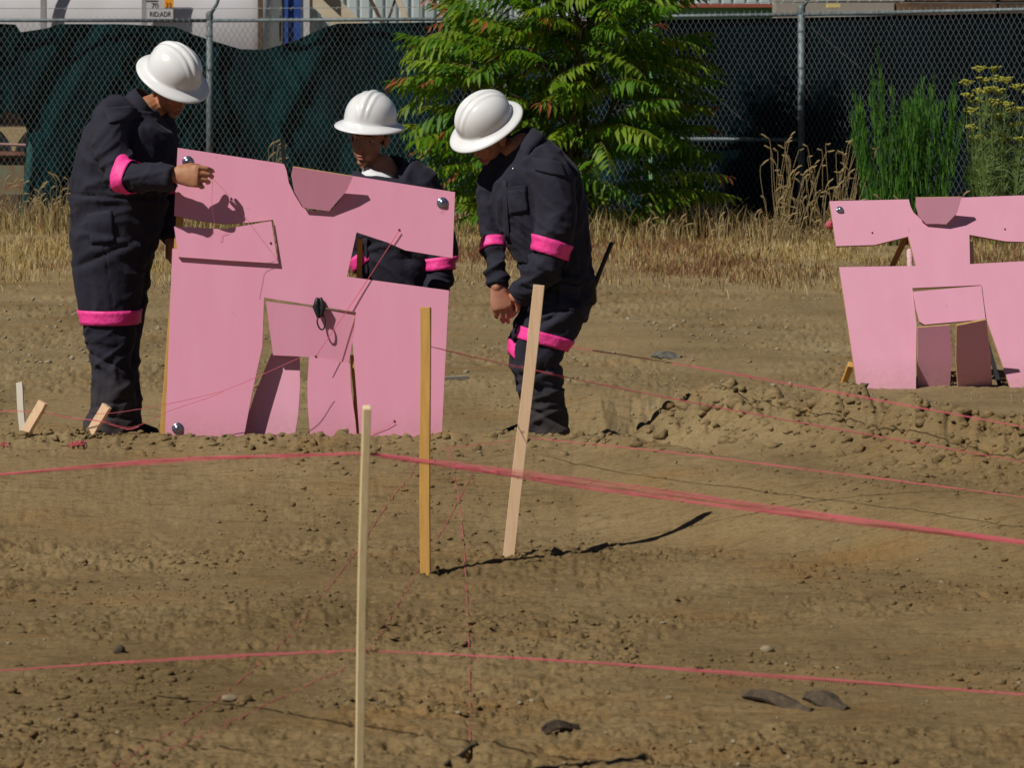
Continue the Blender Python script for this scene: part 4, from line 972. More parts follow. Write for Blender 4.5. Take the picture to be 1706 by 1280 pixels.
# ------------------------------------------------------------------ litter on the ground
p, q = ground_pt(738, 636), ground_pt(779, 633)
beam('scrap_stick', p + Vector((0, 0, .015)), q + Vector((0, 0, .012)), 0.02, 0.03, M_WOOD_G, 'grey stick lying on the soil right of the front panel', 'stick')
def scrap(name, px0, py0, px1, py1, w_, m, label, cat):
    p, q = ground_pt(px0, py0), ground_pt(px1, py1); d = (q - p); bm = bmesh.new(); N_ = 9; side = Vector((-d.y, d.x, 0)).normalized(); rows = []
    for i in range(N_ + 1):
        t = i / N_; c = p.lerp(q, t) + Vector((0, 0, 0.016 + 0.012 * math.sin(t * 5))); ww = w_ * (0.35 + math.sin(math.pi * (0.08 + 0.84 * t))) * random.uniform(0.8, 1.1)
        rows.append([bm.verts.new(c - side * ww / 2 - Vector((0, 0, .012))), bm.verts.new(c + Vector((0, 0, .006))), bm.verts.new(c + side * ww / 2)])
    for a, b in zip(rows, rows[1:]):
        for k in range(2): bm.faces.new((a[k], b[k], b[k + 1], a[k + 1]))
    o = mesh_bm(name, bm, m); o.modifiers.new('t', 'SOLIDIFY').thickness = 0.01; tag(o, label, cat); return o
M_SC = mat('dark_bark_scrap', (0.055, 0.04, 0.028), 0.9, vary=((0.11, 0.08, 0.05), 40, 4), bump=(80, 0.5, 0.01))
scrap('bark_scrap', 1240, 1163, 1352, 1186, 0.05, M_SC, 'long flat dark scrap of bark lying at the lower right', 'bark')
scrap('bark_scrap', 1342, 1166, 1410, 1184, 0.055, M_SC, 'shorter dark bark scrap touching the long one at the lower right', 'bark')
scrap('bark_scrap', 905, 1226, 968, 1212, 0.035, M_SC, 'thin dark sliver of bark below the low pink string', 'bark')
scrap('rag_scrap', 1088, 595, 1134, 596, 0.13, mat('grey_rag', (0.07, 0.065, 0.055), 0.9, vary=((0.17, 0.16, 0.13), 30, 3)), 'crumpled grey rag on the far soil right of the crouched worker', 'rag')
def rock(px, py, s, m, label, flat=0.7, seed=0):
    r = random.Random(seed); c = ground_pt(px, py); bm = bmesh.new(); bmesh.ops.create_icosphere(bm, subdivisions=3, radius=1)
    for v in bm.verts:
        n_ = 0.8 + 0.5 * float(noise3(np.array([v.co.x * 1.4 + seed]), np.array([v.co.y * 1.4]), np.array([v.co.z * 1.4 + 5]))[0]); v.co = Vector((v.co.x * s * n_, v.co.y * s * n_ * 0.8, v.co.z * s * n_ * flat)) + c + Vector((0, 0, s * 0.25))
    tag(mesh_bm('rock', bm, m, None, True), label, 'rock'); 
M_ROCK = mat('pale_rock', (0.27, 0.22, 0.14), 0.9, vary=((0.18, 0.14, 0.09), 25, 4), bump=(60, 0.4, 0.01))
rock(384, 1168, 0.024, M_ROCK, 'pale flat rock in the foreground left of the nearest stake', 0.45, 3)
rock(408, 1170, 0.020, M_DIRT, 'brown clod beside the pale flat foreground rock', 0.8, 4)
rock(198, 1088, 0.018, M_SC, 'dark pointed clod above the low string at left', 1.0, 5)
rock(1278, 1086, 0.020, M_ROCK, 'small tan rock above the dark bark scraps', 0.6, 6)
rock(1115, 1165, 0.009, M_ROCK, 'tiny white stone left of the dark bark scraps', 0.8, 7)
rock(1262, 664, 0.042, M_DIRT, 'large rounded clod on top of the bank, with a dark shaded side', 0.8, 8)
rock(1520, 694, 0.036, M_DIRT, 'large clod on the bank right below the right panel', 0.7, 9)
rock(1195, 655, 0.040, M_DIRT, 'upright clod at the top left of the bank', 0.8, 10)
rock(1412, 684, 0.036, M_ROCK, 'pale rounded clod on the bank left of the largest ones', 0.6, 11)
rock(1570, 712, 0.035, M_DIRT, 'small clod near the right end of the bank', 0.7, 12)
rock(798, 756, 0.011, M_ROCK, 'small white stone on the slope between the tall stakes', 0.8, 13)
# dark strip added to stand for the shadow end of the nearest stake
pr = [ground_pt(742, 1278), ground_pt(768, 1262), ground_pt(784, 1248), ground_pt(793, 1243)]
bm = bmesh.new(); tube(bm, catmull([p + Vector((0, 0, .006)) for p in pr], 5), 0.0055, n=6)
tag(mesh_bm('shadow_strip', bm, M_SC, None, True), 'dark crooked strip standing for the nearest stake shadow at bottom centre', 'shadow strip')

# ------------------------------------------------------------------ people
def remesh(bm, voxel, smooth_it=4, factor=0.5):
    me = bpy.data.meshes.new('tmp'); bmesh.ops.recalc_face_normals(bm, faces=bm.faces[:]); bm.to_mesh(me); bm.free()
    o = bpy.data.objects.new('tmp', me); COL.objects.link(o)
    m = o.modifiers.new('r', 'REMESH'); m.mode = 'VOXEL'; m.voxel_size = voxel; m.adaptivity = 0
    if smooth_it: s = o.modifiers.new('s', 'SMOOTH'); s.iterations = smooth_it; s.factor = factor
    dg = bpy.context.evaluated_depsgraph_get(); dg.update()
    out = bpy.data.meshes.new_from_object(o.evaluated_get(dg)); bpy.data.objects.remove(o); out.materials.clear(); return out

def wrinkle(me, amp, seed, foc=None, grooves=()):
    n = len(me.vertices); V = np.empty(n * 3, dtype=np.float32); me.vertices.foreach_get('co', V); V = V.reshape(-1, 3).astype(float)
    N = np.empty(n * 3, dtype=np.float32); me.vertices.foreach_get('normal', N); N = N.reshape(-1, 3)
    x, y, z = V[:, 0] * 1.0 + seed * 3.1, V[:, 1], V[:, 2]
    wx = 0.35 * (noise3(x * 4, y * 4, z * 4) - 0.5); wz = 0.35 * (noise3(x * 4 + 9, y * 4, z * 4 + 3) - 0.5)
    def ridge(a, b, c): v = 1 - np.abs(noise3(a, b, c) * 2 - 1); return v ** 2.2
    X, Z = x + wx, z + wz
    r1 = ridge((X + Z * 0.6) * 7, y * 6, (Z - X * 0.6) * 13)
    r2 = ridge((X - Z * 0.7) * 9 + 5, y * 7, (Z + X * 0.5) * 17 + 4)
    r3 = ridge(X * 22, y * 16, Z * 26)
    w_ = np.ones(n)
    if foc:
        w_ = np.full(n, 0.55)
        for (p, rad, g) in foc: w_ += g * np.exp(-np.sum((V - np.array(p)) ** 2, 1) / rad ** 2)
    d = amp * w_ * (1.0 * (r1 - 0.35) + 0.75 * (r2 - 0.35) + 0.28 * (r3 - 0.35))
    for (pc, pn, wd, dp, rad, bulge) in grooves:      # stitched seams, waist gathers
        pc = np.array(pc[:]); pn = np.array(Vector(pn).normalized()[:]); s_ = (V - pc) @ pn; m_ = np.exp(-(np.linalg.norm(V - pc, axis=1) / rad) ** 6)
        d = d - dp * np.exp(-(s_ / wd) ** 2) * m_ + bulge * np.exp(-((s_ + wd * 3.2) / (wd * 2.4)) ** 2) * m_
    V = V + N * d[:, None]; me.vertices.foreach_set('co', V.astype(np.float32).ravel()); me.update()

def band(me, p, q, wpx, R0, parent, D, name, lift=0.004, tilt=0.0, n=40):
    """hot pink tape wrapped on the cloth: p axis centre, q axis direction point"""
    bv = BVHTree.FromPolygons([v.co[:] for v in me.vertices], [f.vertices[:] for f in me.polygons])
    t = (q - p).normalized(); a, b = frame_for(t); s = D / F; bm = bmesh.new(); rows = []
    for j in range(5):
        off = (j / 4 - 0.5) * wpx * s; row = []
        for k in range(n):
            th = 2 * math.pi * k / n; d = a * math.cos(th) + b * math.sin(th); c = p + t * (off + tilt * math.cos(th))
            h = bv.ray_cast(c, d, R0 * 2.2); rad = (h[3] if h[0] is not None else R0); row.append(min(rad, R0 * 1.35))
        rows.append(row)
    ring = np.array(rows); ring = np.maximum(ring, ring.mean(0, keepdims=True) - 0.002); ring = (ring + np.roll(ring, 1, 1) + np.roll(ring, -1, 1)) / 3 + lift
    vs = []
    for j in range(5):
        off = (j / 4 - 0.5) * wpx * s
        vs.append([bm.verts.new(p + t * (off + tilt * math.cos(2 * math.pi * k / n)) + (a * math.cos(2 * math.pi * k / n) + b * math.sin(2 * math.pi * k / n)) * ring[j][k]) for k in range(n)])
    for j in range(4):
        for k in range(n): bm.faces.new((vs[j][k], vs[j][(k + 1) % n], vs[j + 1][(k + 1) % n], vs[j + 1][k]))
    o = mesh_bm(name, bm, M_HOT, parent, True); o.modifiers.new('t', 'SOLIDIFY').thickness = 0.004; return o

def head_matrix(c, yaw, pitch, roll=0):
    """local X forward, Y left, Z up; yaw about world Z, pitch lowers the face, roll tips to the side"""
    return Matrix.Translation(c) @ Matrix.Rotation(yaw, 4, 'Z') @ Matrix.Rotation(pitch, 4, 'Y') @ Matrix.Rotation(roll, 4, 'X')

def add_head(bm, M, neck_to):
    ell(bm, M, (-0.008, 0, 0.035), (0.098, 0.076, 0.095), 3)      # skull
    ell(bm, M, (0.028, 0, -0.035), (0.062, 0.060, 0.080), 3)      # face
    ell(bm, M, (0.018, 0, -0.072), (0.058, 0.052, 0.040), 3)      # jaw
    ell(bm, M, (0.068, 0, -0.104), (0.022, 0.024, 0.018), 2)      # chin
    ell(bm, M, (0.073, 0, 0.020), (0.022, 0.052, 0.013), 2)       # brow
    for s in (-1, 1):
        ell(bm, M, (0.056, s * 0.038, -0.028), (0.024, 0.022, 0.022), 2)   # cheek
        ell(bm, M, (0.083, s * 0.011, -0.045), (0.012, 0.009, 0.008), 2)   # nostril
        # ear
        ell(bm, M, (-0.005, s * 0.079, -0.012), (0.018, 0.008, 0.031), 2)
        ell(bm, M, (-0.012, s * 0.087, 0.000), (0.015, 0.006, 0.020), 2)
    capsule(bm, [M @ Vector((0.080, 0, 0.005)), M @ Vector((0.091, 0, -0.018)), M @ Vector((0.101, 0, -0.040))], [0.008, 0.010, 0.013], n=8)
    ell(bm, M, (0.078, 0, -0.074), (0.016, 0.024, 0.012), 2)      # mouth swell
    capsule(bm, [M @ Vector((-0.015, 0, -0.03)), M @ Vector((-0.020, 0, -0.10)), neck_to], [0.052, 0.054, 0.062], n=16)

def head_extras(M, parent, hair_m, lips=True):
    for s in (-1, 1):
        bm = bmesh.new(); ell(bm, M, (0.0635, s * 0.031, -0.004), (0.0115, 0.0125, 0.0085), 2); e = mesh_bm('eye', bm, M_EYE, parent, True)
        bm = bmesh.new(); ell(bm, M, (0.0735, s * 0.031, -0.005), (0.003, 0.0055, 0.0055), 2); o = mesh_bm('iris', bm, M_IRIS, e, True); o.matrix_parent_inverse = Matrix()
        o.matrix_parent_inverse = Matrix.Translation(-Vector((0, 0, 0)))
        bm = bmesh.new(); capsule(bm, [M @ Vector((0.092, s * 0.012, 0.019)), M @ Vector((0.088, s * 0.032, 0.024)), M @ Vector((0.070, s * 0.052, 0.017))], [0.003, 0.0045, 0.002], n=6); mesh_bm('eyebrow', bm, hair_m, parent, True)
    bm = bmesh.new()
    capsule(bm, [M @ Vector((0.086, -0.022, -0.078)), M @ Vector((0.0955, -0.008, -0.0715)), M @ Vector((0.0955, 0.008, -0.0715)), M @ Vector((0.086, 0.022, -0.078))], [0.002, 0.0048, 0.0048, 0.002], n=8)
    capsule(bm, [M @ Vector((0.086, -0.019, -0.081)), M @ Vector((0.0935, -0.007, -0.085)), M @ Vector((0.0935, 0.007, -0.085)), M @ Vector((0.086, 0.019, -0.081))], [0.002, 0.006, 0.006, 0.002], n=8)
    mesh_bm('lips', bm, M_LIP, parent, True)
    # hair: back and sides below the hat
    bm = bmesh.new(); bmesh.ops.create_uvsphere(bm, u_segments=40, v_segments=24, radius=1.0)
    dl = [v for v in bm.verts if (v.co.z < -0.62 + 0.35 * max(0, v.co.x)) or (v.co.x > 0.25 and v.co.z < 0.35) or (v.co.x > 0.55)]
    bmesh.ops.delete(bm, geom=dl, context='VERTS')
    for v in bm.verts:
        c = v.co; j = 1 + 0.03 * float(noise3(np.array([c.x * 9]), np.array([c.y * 9]), np.array([c.z * 5]))[0])
        v.co = M @ Vector((-0.010 + c.x * 0.101 * j, c.y * 0.0795 * j, 0.030 + c.z * 0.100 * j))
    o = mesh_bm('hair', bm, hair_m, parent, True); o.modifiers.new('t', 'SOLIDIFY').thickness = 0.005

def hard_hat(M, parent, dx=0.0):
    """full brim hard hat with three ridges along the crown"""
    bm = bmesh.new(); n = 112; rows = []
    prof = []
    for i in range(26):
        a = (i / 25) * math.pi / 2; prof.append((math.sin(a), math.cos(a)))
    for j, (s, c) in enumerate(prof):
        row = []
        for k in range(n):
            th = 2 * math.pi * k / n; r_ = max(s, 0.012) ** 0.93
            x = math.cos(th) * r_ * 0.132; y = math.sin(th) * r_ * 0.116; z = 0.130 * c ** 0.86 if c > 0 else 0
            # crown ridges (fore and aft)
            fade = sstep(0.0, 0.35, c) * 1.0
            rid = 0
            for yc, wd, hg in ((0, 0.013, 0.0085), (-0.034, 0.008, 0.0042), (0.034, 0.008, 0.0042)):
                rid += hg * math.exp(-((y - yc * (0.35 + 0.65 * min(1, c + .3))) / wd) ** 4)
            rr_ = rid * float(fade); L = math.sqrt(x * x + y * y + z * z) + 1e-6
            row.append(bm.verts.new(M @ Vector((dx + x + x / L * rr_, y + y / L * rr_, 0.076 + z + z / L * rr_))))
        rows.append(row)
    # brim
    for (f, dz) in ((1.02, -0.003), (1.07, -0.0075), (1.14, -0.012), (1.22, -0.016), (1.30, -0.021), (1.325, -0.026), (1.315, -0.029), (1.28, -0.0255), (1.15, -0.018), (1.02, -0.012), (0.97, 0.0)):
        row = []
        for k in range(n):
            th = 2 * math.pi * k / n; fr = 1 + 0.10 * max(0, math.cos(th)) ** 2 + 0.02 * max(0, -math.cos(th)) if f > 1.05 else 1
            g = 1 + (f - 1) * fr * (1.0 + 0.12 * max(0, math.cos(th)))
            row.append(bm.verts.new(M @ Vector((dx + math.cos(th) * 0.132 * g, math.sin(th) * 0.116 * g, 0.076 + dz - 0.006 * max(0, math.cos(th)) * (f - 1) / 0.3))))
        rows.append(row)
    # inner shell
    for i in range(8):
        a = math.pi / 2 * (1 - (i + 1) / 8.5); s, c = math.sin(a), math.cos(a)
        rows.append([bm.verts.new(M @ Vector((dx + math.cos(2 * math.pi * k / n) * s * 0.127, math.sin(2 * math.pi * k / n) * s * 0.111, 0.076 + 0.122 * c ** 0.86))) for k in range(n)])
    for a, b in zip(rows, rows[1:]):
        for k in range(n): bm.faces.new((a[k], b[k], b[(k + 1) % n], a[(k + 1) % n]))
    bm.faces.new(rows[0])
    bmesh.ops.recalc_face_normals(bm, faces=bm.faces[:])
    h = mesh_bm('hard_hat', bm, M_HAT, parent, True)
    bm = bmesh.new(); tube(bm, [M @ Vector((dx + 0.112 * math.cos(t), 0.096 * math.sin(t), 0.068)) for t in np.linspace(0, 2 * math.pi, 30)], 0.011, 0.0025, n=6)
    o = mesh_bm('headband', bm, M_BLACK, h, True); o.matrix_parent_inverse = Matrix()
    return h

def add_hand(bm, wrist, fwd, back, side=1, curl=0.6, size=1.0, thumb=(0.8, 0.3), spread=1.0, curls=None, palm_l=0.085):
    """wrist point, fwd along the palm, back = back-of-hand normal; side=+1 puts the thumb on back x fwd side"""
    f = fwd.normalized(); b = (back - f * back.dot(f)).normalized(); s = b.cross(f).normalized() * side; z = size
    pc = wrist + f * 0.045 * z
    rows = [(0.0, 0.026, 0.019), (0.025, 0.032, 0.018), (0.055, 0.040, 0.016), (0.080, 0.041, 0.014), (0.092, 0.038, 0.011)]
    rings = []
    for (t, w_, h_) in rows:
        rings.append([bm.verts.new(wrist + f * t * z + s * math.cos(a) * w_ * z + b * math.sin(a) * h_ * z) for a in np.linspace(0, 2 * math.pi, 16, endpoint=False)])
    for a, c in zip(rings, rings[1:]):
        for k in range(16): bm.faces.new((a[k], a[(k + 1) % 16], c[(k + 1) % 16], c[k]))
    bm.faces.new(rings[0][::-1]); bm.faces.new(rings[-1])
    Ls = [(0.040, 0.024, 0.020), (0.045, 0.028, 0.021), (0.042, 0.026, 0.020), (0.032, 0.020, 0.018)]
    for i in range(4):
        u = (1.5 - i) * 0.0215 * z; cu = curls[i] if curls else curl + 0.06 * i
        p = wrist + f * (0.084 - 0.004 * abs(i - 1.2)) * z + s * u; ang = cu * 0.55; d = None; pts = [p - f * 0.012 * z, p]
        for j, L in enumerate(Ls[i]):
            ang_ = ang + (0 if j == 0 else cu * (0.95 if j == 1 else 0.6)); ang = ang_
            d = f * math.cos(ang_) - b * math.sin(ang_) + s * 0.05 * (1.5 - i) * spread; p = p + d.normalized() * L * z; pts.append(p)
        rad = [0.0095, 0.0102, 0.0090, 0.0082, 0.0068]; rad = [q * z * (0.88 if i == 3 else 1) for q in rad]
        capsule(bm, pts, rad, n=10)
    tp = wrist + f * 0.022 * z + s * 0.026 * z - b * 0.004 * z
    d1 = (f * thumb[0] + s * 0.62 - b * thumb[1]).normalized(); p1 = tp + d1 * 0.038 * z; d2 = (f * 0.95 + s * 0.12 - b * (thumb[1] + 0.35)).normalized(); p2 = p1 + d2 * 0.030 * z; p3 = p2 + (d2 - s * 0.25 - b * 0.1).normalized() * 0.024 * z
    capsule(bm, [tp - d1 * 0.01, tp, p1, p2, p3], [0.014 * z, 0.015 * z, 0.0115 * z, 0.0105 * z, 0.008 * z], n=10)

def boots(pts, parent, fwd):
    for p in pts:
        bm = bmesh.new(); f = fwd.normalized()
        capsule(bm, [p - f * 0.06 + Vector((0, 0, 0.05)), p + f * 0.03 + Vector((0, 0, 0.055)), p + f * 0.12 + Vector((0, 0, 0.035)), p + f * 0.17 + Vector((0, 0, 0.03))], [0.045, 0.048, 0.042, 0.03], [0.045, 0.045, 0.045, 0.04], n=14)
        tube(bm, [p + Vector((0, 0, 0.03)), p + Vector((0, 0, 0.16))], [0.05, 0.045], n=12)
        o = mesh_bm('boot', bm, M_BOOT, parent, True)
        bm = bmesh.new(); box(bm, p + f * 0.055 + Vector((0, 0, 0.008)), (0.28, 0.095, 0.022), Vector(f).to_track_quat('X', 'Z').to_matrix()); s_o = mesh_bm('sole', bm, M_BOOT, o); s_o.matrix_parent_inverse = Matrix()

def collar(parent, ring_c, axis, ra, rb, h, open_dir, flare=1.35, m=None, gap=38):
    """fold-over collar: a stand and a flared leaf, open towards open_dir"""
    ax = axis.normalized(); o_ = (open_dir - ax * open_dir.dot(ax)).normalized(); sd_ = ax.cross(o_); bm = bmesh.new(); rows = []
    prof = [(0.0, 0.98), (h * 0.6, 0.94), (h * 1.0, 0.98), (h * 0.95, 1.08), (h * 0.3, flare), (-h * 0.35, flare * 1.13)]
    n = 34
    for (z, f_) in prof:
        row = []
        for k in range(n):
            th = R(gap) + (2 * math.pi - R(2 * gap)) * k / (n - 1); e = abs(k / (n - 1) - 0.5) * 2
            pt = (z < h * 0.5 and f_ > 1.1) * 0.045 * sstep(0.75, 1.0, e)
            row.append(bm.verts.new(ring_c + o_ * math.cos(th) * ra * f_ + sd_ * math.sin(th) * rb * f_ + ax * (z * (1 - 0.35 * e) - 0.05 * e ** 3 - float(pt))))
        rows.append(row)
    for a, b in zip(rows, rows[1:]):
        for k in range(n - 1): bm.faces.new((a[k], b[k], b[k + 1], a[k + 1]))
    o = mesh_bm('collar', bm, m or M_NAVY2, parent, True); o.modifiers.new('t', 'SOLIDIFY').thickness = 0.004; return o

def person(label, D, cloth_tubes, bands, headM, neck, skin, hair_m, hands, body_tubes, extras=None, boots_at=(), fwd=Vector((1, 0, 0)), seed=0, foc=(), z0=-0.13, hat_dx=0.0, grooves=(), pockets=(), slim=1.0):
    s = D / F
    def W(t): return at(t[0], t[1], D) + Vector((0, t[2] * s, 0))
    root = empty('person', Vector((at(cloth_tubes[0][0][0], 0, D).x, D, z0))); tag(root, label, 'person')
    bm = bmesh.new()
    for T in cloth_tubes:
        pts = catmull([(W(t)) for t in T], 4); ra = [float(q[0]) for q in catmull([(t[3] * s, 0, 0) for t in T], 4)]; rb = [float(q[0]) for q in catmull([((t[4] if len(t) > 4 else t[3]) * s, 0, 0) for t in T], 4)]
        tube(bm, pts, ra, rb, n=20)
    me = remesh(bm, 0.0085, 5)
    wrinkle(me, 0.0165, seed, [(W(p)[:], r_ * s, g) for (p, r_, g) in foc], [(W(p), n_, w_ * s, dp, r_ * s, bl) for (p, n_, w_, dp, r_, bl) in grooves])
    me.name = 'coverall'; cov = link('coverall', me, M_NAVY, root, True)
    if pockets:
        bv = BVHTree.FromPolygons([v.co[:] for v in me.vertices], [f.vertices[:] for f in me.polygons])
        for (nm, quad) in pockets:                    # patches of cloth sewn on the camera side
            q = [at(x, y, D - 1.0) for x, y in quad]; bm = bmesh.new(); G = []
            for i in range(9):
                row = []
                for j in range(9):
                    a_ = q[0].lerp(q[1], i / 8); b_ = q[3].lerp(q[2], i / 8); o_ = a_.lerp(b_, j / 8); dr = (o_ - Vector((0, 0, CZ))).normalized(); h = bv.ray_cast(o_, dr)
                    row.append(bm.verts.new((h[0] + h[1] * 0.0035) if h[0] is not None else o_ + dr))
                G.append(row)
            for i in range(8):
                for j in range(8):
                    f = (G[i][j], G[i + 1][j], G[i + 1][j + 1], G[i][j + 1])
                    if max((a.co - b.co).length for a in f for b in f) < 0.06: bm.faces.new(f)
            bmesh.ops.delete(bm, geom=[v for v in bm.verts if not v.link_faces], context='VERTS')
            if len(bm.faces): o = mesh_bm(nm, bm, M_NAVY2, root, True); o.modifiers.new('t', 'SOLIDIFY').thickness = 0.004
            else: bm.free()
    # body (one surface: head, neck, trunk core, arms, hands)
    bm = bmesh.new(); add_head(bm, headM, neck)
    for T in body_tubes: capsule(bm, [W(t) for t in T], [t[3] * s for t in T], n=12)
    for h in hands: add_hand(bm, **h)
    bme = remesh(bm, 0.0034, 2, 0.5); bme.name = 'body'; link('body', bme, skin, root, True)
    head_extras(headM, root, hair_m); hard_hat(headM @ Matrix.Rotation(R(0), 4, 'Y'), root, hat_dx)
    for (p, q, wpx, r_, tl, nm) in bands: band(me, W(p), W(q), wpx, r_ * s, root, D, nm, tilt=tl)
    boots(boots_at, root, fwd)
    return root, me, W

# ---- left worker: facing right, bent, one hand at the panel corner
D1 = 13.77
def W1(x, y, d=0): return at(x, y, D1) + Vector((0, d * D1 / F, 0))
cl1 = [
    [(187, 452, 5, 40, 34), (189, 432, 5, 56, 48), (192, 395, 4, 71, 60), (196, 340, 2, 80, 62), (206, 285, 0, 82, 68), (219, 235, 0, 80, 74), (226, 202, 0, 58, 66), (233, 182, 0, 38, 44), (238, 172, 0, 28, 34)],
    [(186, 390, -14, 66, 44), (184, 440, -16, 60, 42), (184, 480, -16, 55, 40), (184, 525, -16, 46.5, 38), (186, 560, -16, 42, 35), (187, 605, -16, 32, 31), (191, 650, -16, 35, 33), (189, 685, -16, 41, 36), (184, 718, -16, 44, 38)],
    [(196, 390, 34, 60, 44), (198, 450, 34, 50, 40), (196, 520, 36, 42, 36), (197, 600, 38, 30, 30), (196, 660, 38, 34, 33), (192, 716, 38, 40, 36)],
    [(208, 182, -34, 30, 34), (194, 202, -58, 31, 33), (197, 238, -95, 28.5, 30), (207, 272, -106, 26, 28), (219, 290, -122, 23, 26), (238, 291, -136, 22.5, 24), (270, 291, -156, 21.5, 22), (306, 292, -164, 20.5, 20)],
    [(255, 190, 40, 30, 32), (268, 250, 48, 27, 28), (278, 310, 50, 23, 24), (281, 360, 40, 19, 20), (281, 400, 20, 16, 17)],
]
hm1 = head_matrix(W1(283, 144, -6), R(-33), R(34), R(15))
wr1 = W1(307, 288, -164)
hands1 = [dict(wrist=wr1, fwd=Vector((1, -0.15, -0.02)), back=Vector((0.0, -1, 0.25)), side=1, size=1.2, spread=-0.3, curls=[0.72, 0.9, 1.0, 1.1], thumb=(1.45, 0.5)),
          dict(wrist=W1(281, 400, 18), fwd=Vector((-0.05, -0.1, -1)), back=Vector((-0.9, -0.3, 0)), side=1, size=0.95, curl=1.0)]
bt1 = [[(195, 380, 0, 36), (212, 260, 0, 36), (232, 190, 0, 24)], [(215, 200, -20, 14), (197, 230, -85, 12), (215, 287, -118, 11), (262, 291, -150, 11), (303, 289, -164, 10)],
       [(245, 200, 20, 14), (272, 280, 48, 12), (281, 350, 40, 11), (281, 400, 20, 10)], [(190, 400, -10, 12), (187, 600, -14, 10), (187, 700, -14, 9)]]
foc1 = [((215, 285, -118), 55, 1.1), ((190, 350, 0), 60, 0.7), ((190, 670, -16), 60, 0.9), ((188, 440, -16), 60, 0.4), ((195, 200, -50), 40, 0.5)]
p1, me1, Wf = person('left worker in white hard hat stooping with one hand at the front panel corner', D1, cl1,
    [((228, 290, -130), (240, 291, -137), 24, 24, 0.0, 'arm_band'), ((185, 527, -16), (185, 540, -16), 24, 50, 0.0, 'leg_band'), ((276, 318, 50), (277, 326, 49), 20, 23, 0, 'arm_band')],
    hm1, W1(243, 184), M_SKIN1, M_HAIRG, hands1, bt1, boots_at=[W1(178, 740, -20), W1(186, 738, 45)], fwd=Vector((1, -0.1, 0)), seed=1, foc=foc1,
    grooves=[((200, 326, 0), (0.05, 0, 1), 2.2, 0.012, 130, 0.006), ((186, 440, -16), (1, 0, 0.12), 1.2, 0.006, 120, 0.0), ((184, 420, -16), (-0.45, 0, 1), 4, 0.012, 60, 0.008),
             ((190, 690, -16), (0.1, 0, 1), 3, 0.010, 45, 0.006), ((190, 668, -16), (-0.25, 0, 1), 3, 0.010, 45, 0.006), ((187, 600, -16), (0.4, 0, 1), 3, 0.010, 45, 0.006)],
    pockets=[('hip_pocket', [(146, 356), (186, 350), (192, 402), (152, 406)]), ('yoke', [(172, 182), (222, 176), (236, 196), (182, 206)]), ('cuff', [(290, 273), (303, 272), (303, 311), (290, 312)])])
collar(p1, W1(247, 172, -2), Vector((0.42, -0.06, 1)), 0.072, 0.082, 0.045, Vector((1, -0.35, -0.3)), 1.3)
bm = bmesh.new(); ell(bm, hm1, (-0.004, -0.092, -0.010), (0.006, 0.006, 0.006), 2); mesh_bm('earplug', bm, M_TEE, p1, True)
strands('hand_string', [(354, 300, 13.2), (353, 340, 13.24), (357, 372, 13.25), (352, 398, 13.24)], 'thin pink string hanging from the left worker\'s raised fingers', 1, 0.0005, 0.0009, 0, 0.0002, 51)
strands('hand_string', [(357, 300, 13.2), (383, 328, A.at(383, 328, .01).y), (398, 356, A.at(398, 356, .01).y), (404, 364, A.at(404, 364, .01).y)], 'thin dark pink string slanting from the worker\'s fingers to a knot on the panel', 1, 0.0005, 0.0008, 0, 0.0002, 52)
strands('panel_string', [(380, 387, A1.at(380, 387, .006).y), (370, 391, A1.at(370, 391, .006).y), (369, 399, A1.at(369, 399, .006).y), (365, 401, A1.at(365, 401, .006).y)], 'curled string end on the left forearm flap of the front panel', 1, 0.0005, 0.0010, 0, 0.0002, 53)

# ---- middle worker behind the panel, facing left and down
D2 = 13.88
def W2(x, y, d=0): return at(x, y, D2) + Vector((0, d * D2 / F, 0))
cl2 = [
    [(668, 560, 20, 62, 50), (668, 520, 18, 66, 54), (668, 450, 10, 68, 56), (662, 390, 4, 70, 56), (655, 335, 0, 70, 54), (656, 310, 0, 62, 50), (658, 298, 0, 48, 40)],
    [(678, 294, -2, 30, 34), (704, 310, -6, 30, 31), (722, 360, -10, 27, 28), (731, 405, -14, 25, 26), (735, 440, -18, 23, 24), (727, 480, -26, 21, 22), (708, 512, -34, 18, 18)],
    [(612, 298, 4, 24, 28), (598, 325, 2, 26, 26), (590, 370, -2, 24, 24), (600, 430, -10, 20, 20), (640, 480, -22, 17, 17)],
    [(645, 540, 14, 38, 36), (640, 620, 10, 32, 32), (640, 720, 8, 32, 32)], [(698, 540, 24, 38, 36), (700, 620, 22, 31, 32), (700, 720, 22, 30, 32)],
]
hm2 = head_matrix(W2(615, 229, 0), R(-108), R(7), R(-7))
hands2 = [dict(wrist=W2(706, 515, -34), fwd=Vector((-0.6, -0.3, -0.7)), back=Vector((0.2, -0.9, 0.2)), side=-1, curl=0.8), dict(wrist=W2(644, 484, -22), fwd=Vector((0.7, -0.2, -0.5)), back=Vector((-0.2, -0.9, 0.2)), side=1, curl=0.8)]
bt2 = [[(668, 520, 10, 34), (655, 330, 0, 38), (636, 280, 0, 24)], [(665, 310, 0, 14), (715, 325, -8, 13), (735, 440, -18, 12), (706, 515, -34, 10)], [(630, 310, 0, 14), (594, 350, 0, 13), (600, 430, -10, 12), (644, 484, -22, 10)], [(645, 540, 10, 12), (640, 700, 8, 10)]]
